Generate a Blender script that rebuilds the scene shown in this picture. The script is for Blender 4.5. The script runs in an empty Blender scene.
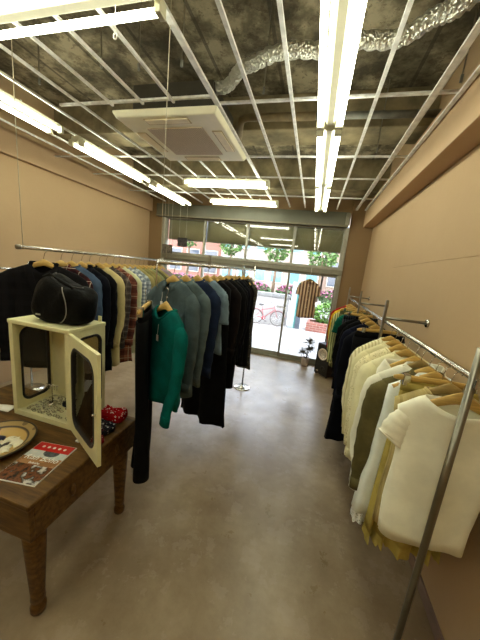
import bpy, math, random
from math import sin, cos, pi, radians as RD
from mathutils import Vector, Matrix
random.seed(7)
S = bpy.context.scene
COL = S.collection

# ------------------------------------------------------------------ colour / material helpers
def lin(c):
    return tuple(((v/255)/12.92 if v/255 <= .04045 else ((v/255+.055)/1.055)**2.4) for v in c)
def rgba(c): return (*lin(c), 1)

class NT:
    def __init__(s, name):
        s.m = bpy.data.materials.new(name); s.m.use_nodes = True
        s.t = s.m.node_tree; s.n = s.t.nodes; s.l = s.t.links
        s.b = s.n['Principled BSDF']; s.out = s.n['Material Output']
    def new(s, typ, **k):
        x = s.n.new(typ)
        for a, v in k.items():
            if a.startswith('i_'): x.inputs[a[2:].replace('_', ' ')].default_value = v
            else: setattr(x, a, v)
        return x
    def link(s, a, b): s.l.new(a, b)
    def val(s, inp, v):
        if hasattr(v, 'is_linked'): s.l.new(v, inp)
        else: inp.default_value = v
    def math(s, op, a, b=0.0):
        x = s.n.new('ShaderNodeMath'); x.operation = op
        s.val(x.inputs[0], a); s.val(x.inputs[1], b); return x.outputs[0]
    def mix(s, f, a, b, blend='MIX'):
        x = s.n.new('ShaderNodeMix'); x.data_type = 'RGBA'; x.blend_type = blend
        s.val(x.inputs[0], f); s.val(x.inputs[6], a); s.val(x.inputs[7], b); return x.outputs[2]
    def coords(s, kind='Object'):
        return s.n.new('ShaderNodeTexCoord').outputs[kind]
    def noise(s, vec, scale, detail=4, rough=.55):
        x = s.n.new('ShaderNodeTexNoise'); x.inputs['Scale'].default_value = scale
        x.inputs['Detail'].default_value = detail; x.inputs['Roughness'].default_value = rough
        s.link(vec, x.inputs['Vector']); return x.outputs['Fac']
    def ramp(s, f, stops):
        x = s.n.new('ShaderNodeValToRGB'); e = x.color_ramp.elements
        while len(e) > 1: e.remove(e[-1])
        e[0].position, e[0].color = stops[0][0], stops[0][1]
        for p, c in stops[1:]:
            q = e.new(p); q.color = c
        s.link(f, x.inputs[0]); return x.outputs[0]
    def bump(s, h, strength=.3, dist=.01):
        x = s.n.new('ShaderNodeBump'); x.inputs['Strength'].default_value = strength
        x.inputs['Distance'].default_value = dist; s.link(h, x.inputs['Height'])
        s.link(x.outputs[0], s.b.inputs['Normal'])

def mat(name, c, rough=.5, metal=0, vary=.12, scale=12, bump=0, bscale=None, stretch=None, coat=0, spec=None, dist=.01):
    k = NT(name); co = k.coords()
    if stretch:
        mp = k.new('ShaderNodeMapping'); mp.inputs['Scale'].default_value = stretch
        k.link(co, mp.inputs[0]); co = mp.outputs[0]
    a = rgba(c)
    n = k.noise(co, scale)
    lo = tuple(v*(1-vary*1.6) for v in a[:3])+(1,); hi = tuple(min(1, v*(1+vary)) for v in a[:3])+(1,)
    k.link(k.ramp(n, [(.3, lo), (.7, hi)]), k.b.inputs['Base Color'])
    k.b.inputs['Roughness'].default_value = rough; k.b.inputs['Metallic'].default_value = metal
    if coat: k.b.inputs['Coat Weight'].default_value = coat
    if spec is not None: k.b.inputs['Specular IOR Level'].default_value = spec
    if bump: k.bump(k.noise(co, bscale or scale*3), bump, dist)
    return k.m

def fabric(name, c, pattern=None, c2=None, c3=None, s=14, rough=.9, bump=.25, fine=180):
    k = NT(name); co = k.coords(); a = rgba(c)
    n = k.noise(co, 9)
    lo, hi = (.94, 1.02) if sum(a[:3]) > 1.2 else (.76, 1.12)
    col = k.ramp(n, [(.4, tuple(v*lo for v in a[:3])+(1,)), (.6, tuple(min(1, v*hi) for v in a[:3])+(1,))])
    if pattern:
        sp = k.new('ShaderNodeSeparateXYZ'); k.link(co, sp.inputs[0])
        fx = k.math('FRACT', k.math('MULTIPLY', k.math('ADD', sp.outputs[0], 5), s))
        fz = k.math('FRACT', k.math('MULTIPLY', k.math('ADD', sp.outputs[2], 5), s))
        b2 = rgba(c2)
        if pattern in ('plaid', 'check'):
            wid = .45 if pattern == 'plaid' else .5
            col = k.mix(k.math('MULTIPLY', k.math('LESS_THAN', fx, wid), .55), col, b2)
            col = k.mix(k.math('MULTIPLY', k.math('LESS_THAN', fz, wid), .55), col, b2)
            if c3:
                for f in (fx, fz):
                    g = k.math('MULTIPLY', k.math('GREATER_THAN', f, .68), k.math('LESS_THAN', f, .72))
                    col = k.mix(k.math('MULTIPLY', g, .8), col, rgba(c3))
        elif pattern == 'stripe':
            col = k.mix(k.math('LESS_THAN', fx, .38), col, b2)
            if c3:
                g = k.math('MULTIPLY', k.math('GREATER_THAN', fx, .6), k.math('LESS_THAN', fx, .8))
                col = k.mix(g, col, rgba(c3))
        elif pattern == 'lace':
            v = k.new('ShaderNodeTexVoronoi'); v.inputs['Scale'].default_value = s*4; k.link(co, v.inputs['Vector'])
            col = k.mix(k.math('LESS_THAN', v.outputs['Distance'], .33), col, b2)
        elif pattern == 'print':
            v = k.new('ShaderNodeTexVoronoi'); v.inputs['Scale'].default_value = s; k.link(co, v.inputs['Vector'])
            col = k.mix(k.math('LESS_THAN', v.outputs['Distance'], .28), col, b2)
            if c3:
                v2 = k.new('ShaderNodeTexVoronoi'); v2.inputs['Scale'].default_value = s*2.3; k.link(co, v2.inputs['Vector'])
                col = k.mix(k.math('LESS_THAN', v2.outputs['Distance'], .2), col, rgba(c3))
    k.link(col, k.b.inputs['Base Color'])
    k.b.inputs['Roughness'].default_value = rough
    k.b.inputs['Sheen Weight'].default_value = 0.0
    k.b.inputs['Specular IOR Level'].default_value = .12
    k.bump(k.noise(co, 26, 5), bump, .012)
    return k.m

def emit(name, c, strength):
    k = NT(name); k.b.inputs['Base Color'].default_value = rgba((230, 230, 220))
    k.b.inputs['Emission Color'].default_value = (*c, 1); k.b.inputs['Emission Strength'].default_value = strength
    return k.m

def glass(name, tint=(1, 1, 1), ior=1.5):
    k = NT(name); k.n.remove(k.b)
    tr = k.new('ShaderNodeBsdfTransparent'); tr.inputs[0].default_value = (*tint, 1)
    gl = k.new('ShaderNodeBsdfGlossy'); gl.inputs['Roughness'].default_value = .01
    fr = k.new('ShaderNodeFresnel'); fr.inputs[0].default_value = ior
    mx = k.new('ShaderNodeMixShader')
    k.link(fr.outputs[0], mx.inputs[0]); k.link(tr.outputs[0], mx.inputs[1]); k.link(gl.outputs[0], mx.inputs[2])
    k.link(mx.outputs[0], k.out.inputs[0]); return k.m

# ------------------------------------------------------------------ mesh builder
class G:
    def __init__(s): s.v = []; s.f = []
    def add(s, v, f):
        o = len(s.v); s.v += [tuple(p) for p in v]; s.f += [tuple(o+i for i in q) for q in f]; return s
    def box(s, c, d, M=None):
        x, y, z = (d[0]/2, d[1]/2, d[2]/2)
        vs = [Vector((sx*x, sy*y, sz*z)) for sx in (-1, 1) for sy in (-1, 1) for sz in (-1, 1)]
        if M is not None: vs = [M @ p for p in vs]
        c = Vector(c); vs = [p+c for p in vs]
        return s.add(vs, [(0, 1, 3, 2), (4, 6, 7, 5), (0, 4, 5, 1), (2, 3, 7, 6), (0, 2, 6, 4), (1, 5, 7, 3)])
    def bb(s, x0, x1, y0, y1, z0, z1):
        return s.box(((x0+x1)/2, (y0+y1)/2, (z0+z1)/2), (x1-x0, y1-y0, z1-z0))
    def tube(s, pts, r, n=8, ry=None, cap=True, up=None, closed=False):
        pts = [Vector(p) for p in pts]; m = len(pts)
        rs = r if isinstance(r, (list, tuple)) else [r]*m
        rys = ry if isinstance(ry, (list, tuple)) else ([ry]*m if ry else rs)
        vs = []; prev = None
        for i, p in enumerate(pts):
            if closed: t = (pts[(i+1) % m]-pts[i-1])
            else: t = (pts[min(i+1, m-1)]-pts[max(i-1, 0)])
            t.normalize()
            if prev is None:
                a = Vector(up) if up else (Vector((0, 1, 0)) if abs(t.y) < .9 else Vector((1, 0, 0)))
            else: a = prev
            b = (a - t*a.dot(t)).normalized(); prev = b; c = t.cross(b)
            for j in range(n):
                q = 2*pi*j/n; vs.append(p + c*rs[i]*cos(q) + b*rys[i]*sin(q))
        fs = []
        for i in range(m if closed else m-1):
            k = (i+1) % m
            for j in range(n):
                fs.append((i*n+j, i*n+(j+1) % n, k*n+(j+1) % n, k*n+j))
        if cap and not closed: fs += [tuple(range(n-1, -1, -1)), tuple((m-1)*n+j for j in range(n))]
        return s.add(vs, fs)
    def cyl(s, a, b, r, n=12, r2=None): return s.tube([a, b], [r, r if r2 is None else r2], n)
    def lathe(s, prof, c=(0, 0, 0), n=24):
        vs = []; c = Vector(c)
        for r, z in prof:
            for j in range(n):
                q = 2*pi*j/n; vs.append(c+Vector((r*cos(q), r*sin(q), z)))
        fs = [(i*n+j, i*n+(j+1) % n, (i+1)*n+(j+1) % n, (i+1)*n+j) for i in range(len(prof)-1) for j in range(n)]
        if prof[0][0] > 1e-5: fs.append(tuple(range(n-1, -1, -1)))
        if prof[-1][0] > 1e-5: fs.append(tuple((len(prof)-1)*n+j for j in range(n)))
        return s.add(vs, fs)
    def grid(s, fn, nu, nv, wrap=False):
        vs = [fn(i/(nu if wrap else nu-1), j/(nv-1)) for j in range(nv) for i in range(nu)]
        fs = [(j*nu+i, j*nu+(i+1) % nu, (j+1)*nu+(i+1) % nu, (j+1)*nu+i) for j in range(nv-1) for i in range(nu if wrap else nu-1)]
        return s.add(vs, fs)
    def ball(s, c, r, n=12, m=8, sc=(1, 1, 1)):
        c = Vector(c)
        pr = [(max(r*sin(pi*i/m), 1e-4), -r*cos(pi*i/m)) for i in range(m+1)]
        o = len(s.v); s.lathe(pr, (0, 0, 0), n)
        for i in range(o, len(s.v)):
            p = s.v[i]; s.v[i] = (p[0]*sc[0]+c.x, p[1]*sc[1]+c.y, p[2]*sc[2]+c.z)
        return s
    def build(s, name, m, parent=None, smooth=False, bevel=0, solid=0, M=None):
        me = bpy.data.meshes.new(name)
        vs = s.v if M is None else [tuple(M @ Vector(p)) for p in s.v]
        me.from_pydata(vs, [], s.f); me.update()
        if smooth: me.polygons.foreach_set('use_smooth', [True]*len(me.polygons))
        me.materials.append(m)
        o = bpy.data.objects.new(name, me); COL.objects.link(o)
        if parent: o.parent = parent
        if solid:
            q = o.modifiers.new('thick', 'SOLIDIFY'); q.thickness = solid; q.offset = -1
        if bevel:
            q = o.modifiers.new('bev', 'BEVEL'); q.width = bevel; q.segments = 2; q.limit_method = 'ANGLE'
        return o

def tag(o, label, cat, group=None, kind=None):
    o['label'] = label; o['category'] = cat
    if group: o['group'] = group
    o['kind'] = kind or 'thing'
    return o
def thing(name, label, cat, loc=(0, 0, 0), rotz=0, group=None):
    o = bpy.data.objects.new(name, None); COL.objects.link(o)
    o.location = loc; o.rotation_euler = (0, 0, rotz); o.empty_display_size = .05
    return tag(o, label, cat, group)
def struct(o, label=None):
    o['kind'] = 'structure'
    if label: o['label'] = label
    return o
def copy_thing(src, loc, rotz=0, label=None, group=None, rot=None):
    r = src.copy(); COL.objects.link(r); r.location = loc; r.rotation_euler = rot or (0, 0, rotz)
    if label: r['label'] = label
    if group: r['group'] = group
    for ch in src.children:
        c = ch.copy(); COL.objects.link(c); c.parent = r
        for g in ch.children:
            d = g.copy(); COL.objects.link(d); d.parent = c
    return r

# ------------------------------------------------------------------ materials
M = {}
M['chrome'] = mat('chrome', (200, 198, 192), .22, 1, .05)
M['steel'] = mat('brushed_steel', (150, 144, 130), .34, 1, .1, 30)
M['post_metal'] = mat('polished_post', (128, 124, 112), .3, 1, .05, 30)
M['galv'] = mat('galvanised_rail', (232, 232, 228), .45, .15, .15, 20)
M['galv_dull'] = mat('dull_channel', (120, 120, 112), .55, .3, .2, 12)
M['white_paint'] = mat('white_paint', (205, 202, 176), .45, 0, .05)
M['alu'] = mat('window_aluminium', (140, 137, 122), .45, .15, .08, 20)
M['alu_light'] = mat('door_frame_aluminium', (168, 166, 152), .42, .15, .08, 20)
M['black_rubber'] = mat('black_rubber', (16, 16, 15), .5, 0, .1)
M['black_plastic'] = mat('black_plastic', (22, 21, 20), .45, 0, .1)
M['cream_metal'] = mat('cream_enamel', (230, 225, 176), .42, 0, .07, 8, .05, 30)
M['hanger_wood'] = mat('pale_hanger_wood', (205, 168, 92), .45, 0, .16, 5, .08, 40, (2, 30, 30))
M['hanger_wood2'] = mat('dull_hanger_wood', (165, 140, 84), .5, 0, .16, 5, .08, 40, (2, 30, 30))
M['glass'] = glass('window_glass')
M['cab_glass'] = glass('cabinet_glass', (.95, .96, .94), 1.28)
M['white_plain'] = mat('tag_paper', (235, 232, 222), .7, 0, .03)
M['silver'] = mat('jewellery_silver', (200, 198, 190), .25, 1, .1, 40)
TUBE = emit('fluorescent_glow', (.99, 1, .79), 8.5)

def dark_wood():
    k = NT('dark_table_wood'); co = k.coords()
    mp = k.new('ShaderNodeMapping'); mp.inputs['Scale'].default_value = (1.2, 9, 9); k.link(co, mp.inputs[0])
    n = k.noise(mp.outputs[0], 5, 8, .6); n2 = k.noise(co, 3, 3)
    c = k.ramp(n, [(.28, rgba((58, 38, 14))), (.5, rgba((100, 70, 30))), (.75, rgba((132, 98, 48)))])
    c = k.mix(k.math('MULTIPLY', n2, .4), c, rgba((48, 32, 16)))
    k.link(c, k.b.inputs['Base Color']); k.b.inputs['Roughness'].default_value = .5
    k.b.inputs['Specular IOR Level'].default_value = .3
    k.bump(n, .15, .004); return k.m
M['wood'] = dark_wood()

def plaster(name, c, c2, bscale=7):
    k = NT(name); co = k.coords(); n = k.noise(co, 1.3, 6, .6); n2 = k.noise(co, 30, 3)
    col = k.mix(n, rgba(c), rgba(c2)); col = k.mix(k.math('MULTIPLY', n2, .12), col, rgba(tuple(v*.8 for v in c)))
    k.link(col, k.b.inputs['Base Color']); k.b.inputs['Roughness'].default_value = .75
    k.b.inputs['Specular IOR Level'].default_value = .25
    k.bump(k.noise(co, bscale, 6), .12, .02); return k.m
M['wall'] = plaster('beige_plaster', (188, 161, 126), (177, 150, 115))
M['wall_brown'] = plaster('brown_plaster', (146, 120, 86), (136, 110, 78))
M['beam'] = plaster('beam_plaster', (192, 164, 130), (182, 154, 122))

def floor_mat():
    k = NT('polished_mauve_concrete'); co = k.coords()
    n = k.noise(co, 1.3, 8, .66); n2 = k.noise(co, 5, 7, .68)
    c = k.ramp(n, [(.38, rgba((128, 109, 84))), (.5, rgba((146, 128, 102))), (.62, rgba((166, 148, 122)))])
    c = k.mix(k.math('MULTIPLY', k.math('GREATER_THAN', n2, .56), .22), c, rgba((175, 158, 142)))
    k.link(c, k.b.inputs['Base Color'])
    r = k.math('ADD', k.math('MULTIPLY', n2, .35), .15); k.link(r, k.b.inputs['Roughness'])
    k.b.inputs['Specular IOR Level'].default_value = .45
    k.bump(n2, .05, .01); return k.m
M['floor'] = floor_mat()

def slab_mat():
    k = NT('sooty_formwork_concrete'); co = k.coords()
    sp = k.new('ShaderNodeSeparateXYZ'); k.link(co, sp.inputs[0])
    fr = k.math('FRACT', k.math('MULTIPLY', k.math('ADD', sp.outputs[0], 20), 1.7))
    n = k.noise(co, 3.2, 8, .62); n2 = k.noise(co, 9, 8, .75)
    c = k.ramp(n, [(.38, rgba((62, 56, 40))), (.5, rgba((108, 100, 78))), (.60, rgba((156, 146, 120)))])
    c = k.mix(k.math('MULTIPLY', k.math('LESS_THAN', fr, .05), .6), c, rgba((40, 34, 26)))
    c = k.mix(k.math('MULTIPLY', k.math('GREATER_THAN', n2, .56), .5), c, rgba((58, 46, 30)))
    k.link(c, k.b.inputs['Base Color']); k.b.inputs['Roughness'].default_value = .9
    k.bump(n2, .4, .02); return k.m
M['slab'] = slab_mat()
M['slab_beam'] = mat('concrete_beam', (140, 128, 98), .9, 0, .35, 4, .4, 14)
M['dark_board'] = mat('dark_soffit_board', (92, 88, 74), .9, 0, .3, 5, .3, 14)

# ------------------------------------------------------------------ camera (solved from the photograph's vanishing points)
H = 1.75; YAW, PIT, ROL = RD(-14.18), RD(-11.2), RD(6.0)
f = Vector((sin(YAW)*cos(PIT), cos(YAW)*cos(PIT), sin(PIT)))
r0 = Vector((cos(YAW), -sin(YAW), 0)); u0 = r0.cross(f)
r = r0*cos(ROL)+u0*sin(ROL); u = -r0*sin(ROL)+u0*cos(ROL)
cam = bpy.data.cameras.new('camera'); co = bpy.data.objects.new('camera', cam); COL.objects.link(co)
co.matrix_world = Matrix(((r.x, u.x, -f.x, 0), (r.y, u.y, -f.y, 0), (r.z, u.z, -f.z, H), (0, 0, 0, 1)))
cam.sensor_fit = 'VERTICAL'; cam.sensor_height = 36; cam.lens = 36*265.8/640; cam.clip_start = .02; cam.clip_end = 300
S.camera = co

# ------------------------------------------------------------------ room shell
XL, XR, YB, YF, ZG, ZS = -3.60, .88, -2.4, 5.37, 2.91, 3.55
struct(G().bb(XL-.2, XR+.2, YB-.2, YF+.12, -.12, 0).build('floor', M['floor']), 'polished mauve concrete shop floor')
struct(G().bb(XL-.2, XR+.2, YB-.2, YF+.3, ZS, ZS+.15).build('ceiling', M['slab']), 'bare dark concrete slab above the open rails')
struct(G().bb(XL-.2, XL, YB-.2, YF+.12, 0, ZS).build('wall_left', M['wall']), 'beige plaster wall behind the left clothes rail')
struct(G().bb(XR, XR+.2, YB-.2, YF+.12, 0, ZS).build('wall_right', M['wall']), 'beige plaster wall behind the right clothes rail')
struct(G().bb(XL-.2, XR+.2, YB-.2, YB, 0, ZS).build('wall_back', M['wall']), 'plain beige wall behind the viewer')
struct(G().bb(.50, XR, YF-.04, YF+.12, 0, ZS).build('wall_front_right', M['wall_brown']), 'brown plaster return beside the glass door')
struct(G().bb(XL, -3.27, YF-.04, YF+.12, 0, ZS).build('wall_front_left', M['wall_brown']), 'brown plaster return at left end of shopfront')
struct(G().bb(-3.27, .50, YF+.0, YF+.12, 2.86, ZS).build('wall_front_top', M['wall_brown']), 'wall strip above the shutter box')
struct(G().bb(.715, XR, YB, YF-.04, 2.66, 3.02).build('trim_1', M['beam'], bevel=.006), 'projecting beige plaster beam along top of right wall')
struct(G().bb(XL, XL+.07, YB, YF-.04, 2.73, 3.0).build('trim_2', M['beam'], bevel=.006), 'thicker plaster band along top of left wall')
struct(G().bb(XR-.012, XR, YB, YF-.04, 0, .075).build('baseboard_right', mat('mauve_skirting', (128, 106, 96), .5), bevel=.003), 'low mauve skirting along right wall')
# plaster joint on the right wall
struct(G().tube([(XR, 1.6, 1.955), (XR, 2.4, 1.95), (XR, 3.0, 1.94), (XR, 3.55, 1.93)], .004, 6).build('trim_3', M['wall']), 'fine raised plaster joint on the right wall')
# slab beams across the void
for i, (y0, y1, zz) in enumerate(((3.12, 3.5, 3.22), (4.75, 5.3, 3.1))):
    struct(G().bb(XL, XR, y0, y1, zz, ZS).build('trim_%d' % (4+i), M['slab_beam'], bevel=.01), ('concrete beam across the void behind the cassette unit', 'concrete beam above the shopfront')[i])
# shutter box
sb = G().bb(-3.37, .46, 5.22, YF+.02, 2.63, 2.88).build('trim_7', mat('shutter_box_paint', (92, 92, 76), .5, 0, .08, 4), bevel=.012)
struct(sb, 'olive grey shutter box above the shopfront windows')
G().bb(.40, .475, 5.205, 5.24, 2.66, 2.86).build('end_cap', M['alu'], sb, bevel=.006)
G().bb(-3.37, .46, 5.205, 5.22, 2.63, 2.66).build('lip', mat('shutter_box_lip', (112, 106, 84), .5), sb)

# ------------------------------------------------------------------ shopfront
xs = [-3.20, -2.30, -1.385, -.462, .44]
ZT0, ZT1, ZH = 1.785, 1.905, 2.63
# transom bar
tb = G().bb(-3.27, .50, 5.30, 5.44, ZT0, ZT1).build('trim_8', M['alu'], bevel=.008); struct(tb, 'grey aluminium transom bar over the doors')
G().bb(-3.27, .50, 5.285, 5.30, ZT1-.03, ZT1).build('ledge', M['alu_light'], tb)
# jambs
for i, (a, b) in enumerate(((-3.27, -3.19), (.43, .50))):
    struct(G().bb(a, b, 5.31, 5.45, 0, ZH).build('trim_%d' % (9+i), M['alu_light'], bevel=.006), ('left', 'right')[i]+' upright aluminium jamb of the shopfront')
struct(G().bb(-3.27, .50, 5.30, 5.46, 0, .018).build('trim_11', M['alu'], bevel=.004), 'metal door track along the shopfront threshold')
blind_m = mat('olive_blind_cloth', (150, 146, 108), .75, 0, .1, 3)
wl = ['leftmost transom window over the left jamb', 'second transom window from the left', 'third transom window from the left', 'transom window above the hanging striped shirt']
bl = ['olive roller blind in leftmost transom window', 'olive roller blind in second transom window from left', 'olive roller blind in third transom window from left', 'olive roller blind above the hanging striped shirt']
for i in range(4):
    a, b = xs[i], xs[i+1]
    w = thing('window_%d' % (i+1), wl[i], 'window', ((a+b)/2, 5.375, ZT1)); w['kind'] = 'structure'
    hw = (b-a)/2; h = ZH-ZT1
    fr = G()
    t = .024
    fr.bb(-hw, -hw+t, -.03, .03, 0, h); fr.bb(hw-t, hw, -.03, .03, 0, h); fr.bb(-hw+t, hw-t, -.03, .03, 0, t); fr.bb(-hw+t, hw-t, -.03, .03, h-t, h)
    fr.build('window_frame', M['alu_light'], w)
    G().bb(-hw+t, hw-t, -.003, .003, t, h-t).build('pane', M['glass'], w)
    bt = thing('roller_blind', bl[i], 'blind', ((a+b)/2, 5.46, 2.19), 0, 'olive blinds in the transom windows')
    G().grid(lambda p, q: (-hw+.01+p*(2*hw-.02), .004*sin(p*9+i), .012+q*.43), 14, 3).build('cloth', blind_m, bt, True, solid=.003)
    G().bb(-hw+.01, hw-.01, -.008, .008, 0, .02).build('bottom_bar', M['alu'], bt, bevel=.003)
    G().cyl((-hw+.01, 0, .44), (hw-.01, 0, .44), .022).build('roller_tube', M['alu'], bt, True)
dl = ['sliding glass panel behind the left rail garments', 'sliding glass panel behind the middle rail garments', 'glass door left of the striped shirt', 'glass door with the striped shirt hanging before it']
for i in range(4):
    a, b = xs[i]-(.02 if i % 2 else 0), xs[i+1]+(.02 if i % 2 == 0 else 0)
    yy = 5.355 if i in (1, 3) else 5.405
    d = thing('door_%d' % (i+1), dl[i], 'door', ((a+b)/2, yy, .018)); d['kind'] = 'structure'
    hw = (b-a)/2; h = ZT0-.018
    dm = M['alu'] if i == 3 else M['alu_light']
    st = .034
    G().bb(-hw, -hw+st, -.02, .02, 0, h).build('stile', dm, d, bevel=.003)
    G().bb(hw-st, hw, -.02, .02, 0, h).build('stile', dm, d, bevel=.003)
    G().bb(-hw+st, hw-st, -.02, .02, 0, .085).build('bottom_rail', dm, d, bevel=.003)
    G().bb(-hw+st, hw-st, -.02, .02, h-.05, h).build('top_rail', dm, d, bevel=.003)
    G().bb(-hw+st, hw-st, -.003, .003, .085, h-.05).build('pane', M['glass'], d)
    if i == 3: G().bb(-hw+.006, -hw+.026, -.035, -.02, .85, 1.0).build('pull_handle', M['chrome'], d, bevel=.003)

# ------------------------------------------------------------------ open ceiling grid
rails = [(-3.15, .018), (-2.88, .018), (-2.60, .018), (-2.33, .018), (-2.04, .018), (-1.755, .018), (-1.477, .018), (-1.21, .018), (-.875, .036), (-.60, .022), (-.325, .022), (.222, .022), (.548, .036), (.69, .026)]
side = ['leftmost thin ceiling rail nearest the left wall', 'thin ceiling rail just left of the left lamp row', 'thin ceiling rail just right of the left lamp row',
        'second thin ceiling rail right of the left lamp row', 'third thin ceiling rail right of the left lamp row', 'thin ceiling rail at left edge of the cassette unit',
        'thin ceiling rail crossing behind left part of the cassette unit', 'thin ceiling rail crossing behind middle of the cassette unit', 'wide silver ceiling rail along right edge of the cassette unit',
        'silver ceiling rail first right of the cassette unit', 'silver ceiling rail just left of the right lamp row', 'silver ceiling rail just right of the right lamp row',
        'wide silver ceiling rail between right lamp row and beam', 'silver edge rail running against the plaster beam']
for (x, w), lb in zip(rails, side):
    segs = [(YB, 5.2)]
    if -1.85 < x < -.9: segs = [(YB, 2.05), (3.06, 5.2)]
    g = G()
    for a, b in segs:
        g.add([(x-w/2, a, ZG), (x+w/2, a, ZG), (x+w/2, b, ZG), (x-w/2, b, ZG), (x-w/2, a, ZG+.016), (x+w/2, a, ZG+.016), (x+w/2, b, ZG+.016), (x-w/2, b, ZG+.016)],
              [(0, 3, 2, 1), (0, 1, 5, 4), (1, 2, 6, 5), (2, 3, 7, 6), (3, 0, 4, 7), (4, 5, 6, 7)])
    if len(segs) == 1:
        tag(g.build('ceiling_rail', M['galv']), lb+', running lengthwise', 'ceiling rail', 'lengthwise ceiling rails')
    else:
        for k, (a, b) in enumerate(segs):
            q = G().bb(x-w/2, x+w/2, a, b, ZG, ZG+.016)
            tag(q.build('ceiling_rail', M['galv']), ('near stretch of ' if k == 0 else 'far stretch of ')+lb, 'ceiling rail', 'lengthwise ceiling rails')
for y, lb in ((2.12, 'near cross channel passing the front of the cassette unit'), (3.06, 'cross channel behind the cassette unit'), (3.70, 'cross channel third from the viewer'), (4.55, 'farthest cross channel near the shutter box'), (.9, 'cross channel almost overhead')):
    g = G().bb(XL+.08, .71, y-.011, y+.011, ZG+.016, ZG+.030)
    if y in (2.12,): g = G().bb(-.86, .71, y-.011, y+.011, ZG+.016, ZG+.030)
    tag(g.build('cross_channel', M['galv']), lb+', silver metal', 'ceiling channel', 'cross channels of the ceiling grid')
tag(G().bb(-2.3, -.9, 2.05, 2.072, ZG+.030, ZG+.046).build('cross_channel', M['galv']), 'short pale channel in front of the cassette unit', 'ceiling channel', 'cross channels of the ceiling grid')
rodspots = [(-.52, 2.05, 'left of right lamp row by the foil duct'), (-.1, 2.75, 'beside the near lamp of the right row'), (.40, 3.0, 'between right lamp row and beam'), (.66, 2.05, 'beside the plaster beam'),
            (-.99, 1.75, 'in front of the cassette unit, right'), (-1.3, 1.75, 'in front of the cassette unit, middle'), (-2.2, 1.8, 'above the left rails, near'), (-1.55, 1.7, 'in front of the cassette unit, left')]
for x, y, w in rodspots:
    t = thing('suspension_rod', 'thin steel suspension rod '+w, 'rod', (x, y, ZG+.05), 0, 'suspension rods of the ceiling')
    G().cyl((0, 0, 0), (0, 0, ZS-ZG-.05), .0045, 6).build('rod', M['steel'], t)
    G().bb(-.007, .007, -.005, .005, -.02, .02).build('clip', M['galv_dull'], t)

# foil duct
pts = [(.70, 1.68), (.54, 1.80), (.44, 1.90), (.28, 2.0), (.0, 2.02), (-.17, 2.04), (-.5, 2.06), (-.70, 2.14), (-.85, 2.28), (-1.0, 2.36), (-1.15, 2.4)]
def cr(P, t):
    n = len(P)-1; i = min(int(t*n), n-1); q = t*n-i
    p = [Vector(P[max(0, min(n, i+k))]) for k in (-1, 0, 1, 2)]
    return .5*((2*p[1])+(p[2]-p[0])*q+(2*p[0]-5*p[1]+4*p[2]-p[3])*q*q+(-p[0]+3*p[1]-3*p[2]+p[3])*q**3)
path = [(*cr(pts, i/120), 3.17+.012*sin(i*.3)) for i in range(121)]
def foil():
    k = NT('crumpled_foil'); c = k.coords(); v = k.new('ShaderNodeTexVoronoi'); v.inputs['Scale'].default_value = 60; k.link(c, v.inputs['Vector'])
    k.b.inputs['Base Color'].default_value = rgba((225, 225, 214)); k.b.inputs['Metallic'].default_value = .95; k.b.inputs['Roughness'].default_value = .32
    k.bump(v.outputs['Distance'], .8, .02); return k.m
d = G().tube(path, [.042+.005*sin(i*2.1)+.004*random.random() for i in range(121)], 14)
tag(d.build('flexible_duct', foil(), smooth=True), 'crumpled silver foil flexible duct snaking above the rails', 'duct')
tag(G().tube([(-.2, 2.86, 3.2), (-.62, 2.85, 3.2), (-.86, 2.84, 3.2), (-.92, 2.86, 3.19), (-.95, 2.92, 3.17), (-1.02, 3.12, 3.12)], .035, 12).build('drain_pipe', mat('lagged_pipe', (120, 104, 74), .8, 0, .2, 14), smooth=True), 'lagged tan drain pipe with an elbow beside the cassette unit', 'pipe')
tag(G().cyl((-.2, 2.86, 3.2), (.86, 2.88, 3.2), .03).build('conduit_pipe', M['galv_dull'], smooth=True), 'grey straight pipe crossing above the right lamp row', 'pipe')
tag(G().cyl((.60, 1.9, 3.0), (.60, 4.9, 3.0), .016).build('conduit_pipe', M['galv'], smooth=True), 'slim metal conduit above the wide right rail', 'pipe')
tag(G().bb(-1.75, -1.0, 2.28, 2.85, 2.93, 3.2).build('air_unit_housing', mat('dark_housing', (62, 58, 48), .6, .2, .15, 6), bevel=.01), 'dark box housing above the white cassette panel', 'housing')

# cassette air conditioner
ac = thing('cassette_air_conditioner', 'cream square ceiling cassette air conditioner with dusty centre grille', 'air conditioner', (-1.345, 2.565, 2.865))
acm = mat('aged_cream_plastic', (244, 240, 214), .45, 0, .06, 4)
hw = .465
G().add([(-hw+.02, -hw+.02, 0), (hw-.02, -hw+.02, 0), (hw-.02, hw-.02, 0), (-hw+.02, hw-.02, 0), (-hw, -hw, .035), (hw, -hw, .035), (hw, hw, .035), (-hw, hw, .035), (-hw, -hw, .05), (hw, -hw, .05), (hw, hw, .05), (-hw, hw, .05)],
        [(0, 3, 2, 1)]+[(a+k, a+(k+1) % 4, a+4+(k+1) % 4, a+4+k) for a in (0, 4) for k in range(4)]+[(8, 9, 10, 11)]).build('panel', acm, ac, bevel=.008)
def grille():
    k = NT('dusty_grille'); c = k.coords(); sp = k.new('ShaderNodeSeparateXYZ'); k.link(c, sp.inputs[0])
    a = k.math('FRACT', k.math('MULTIPLY', k.math('ADD', sp.outputs[0], 5), 60)); b = k.math('FRACT', k.math('MULTIPLY', k.math('ADD', sp.outputs[1], 5), 60))
    g = k.math('MAXIMUM', k.math('LESS_THAN', a, .3), k.math('LESS_THAN', b, .3))
    n = k.noise(c, 6)
    k.link(k.mix(g, rgba((168, 152, 130)), k.mix(n, rgba((226, 210, 188)), rgba((202, 184, 160)))), k.b.inputs['Base Color'])
    k.b.inputs['Roughness'].default_value = .7; k.bump(g, .5, .005); return k.m
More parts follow.
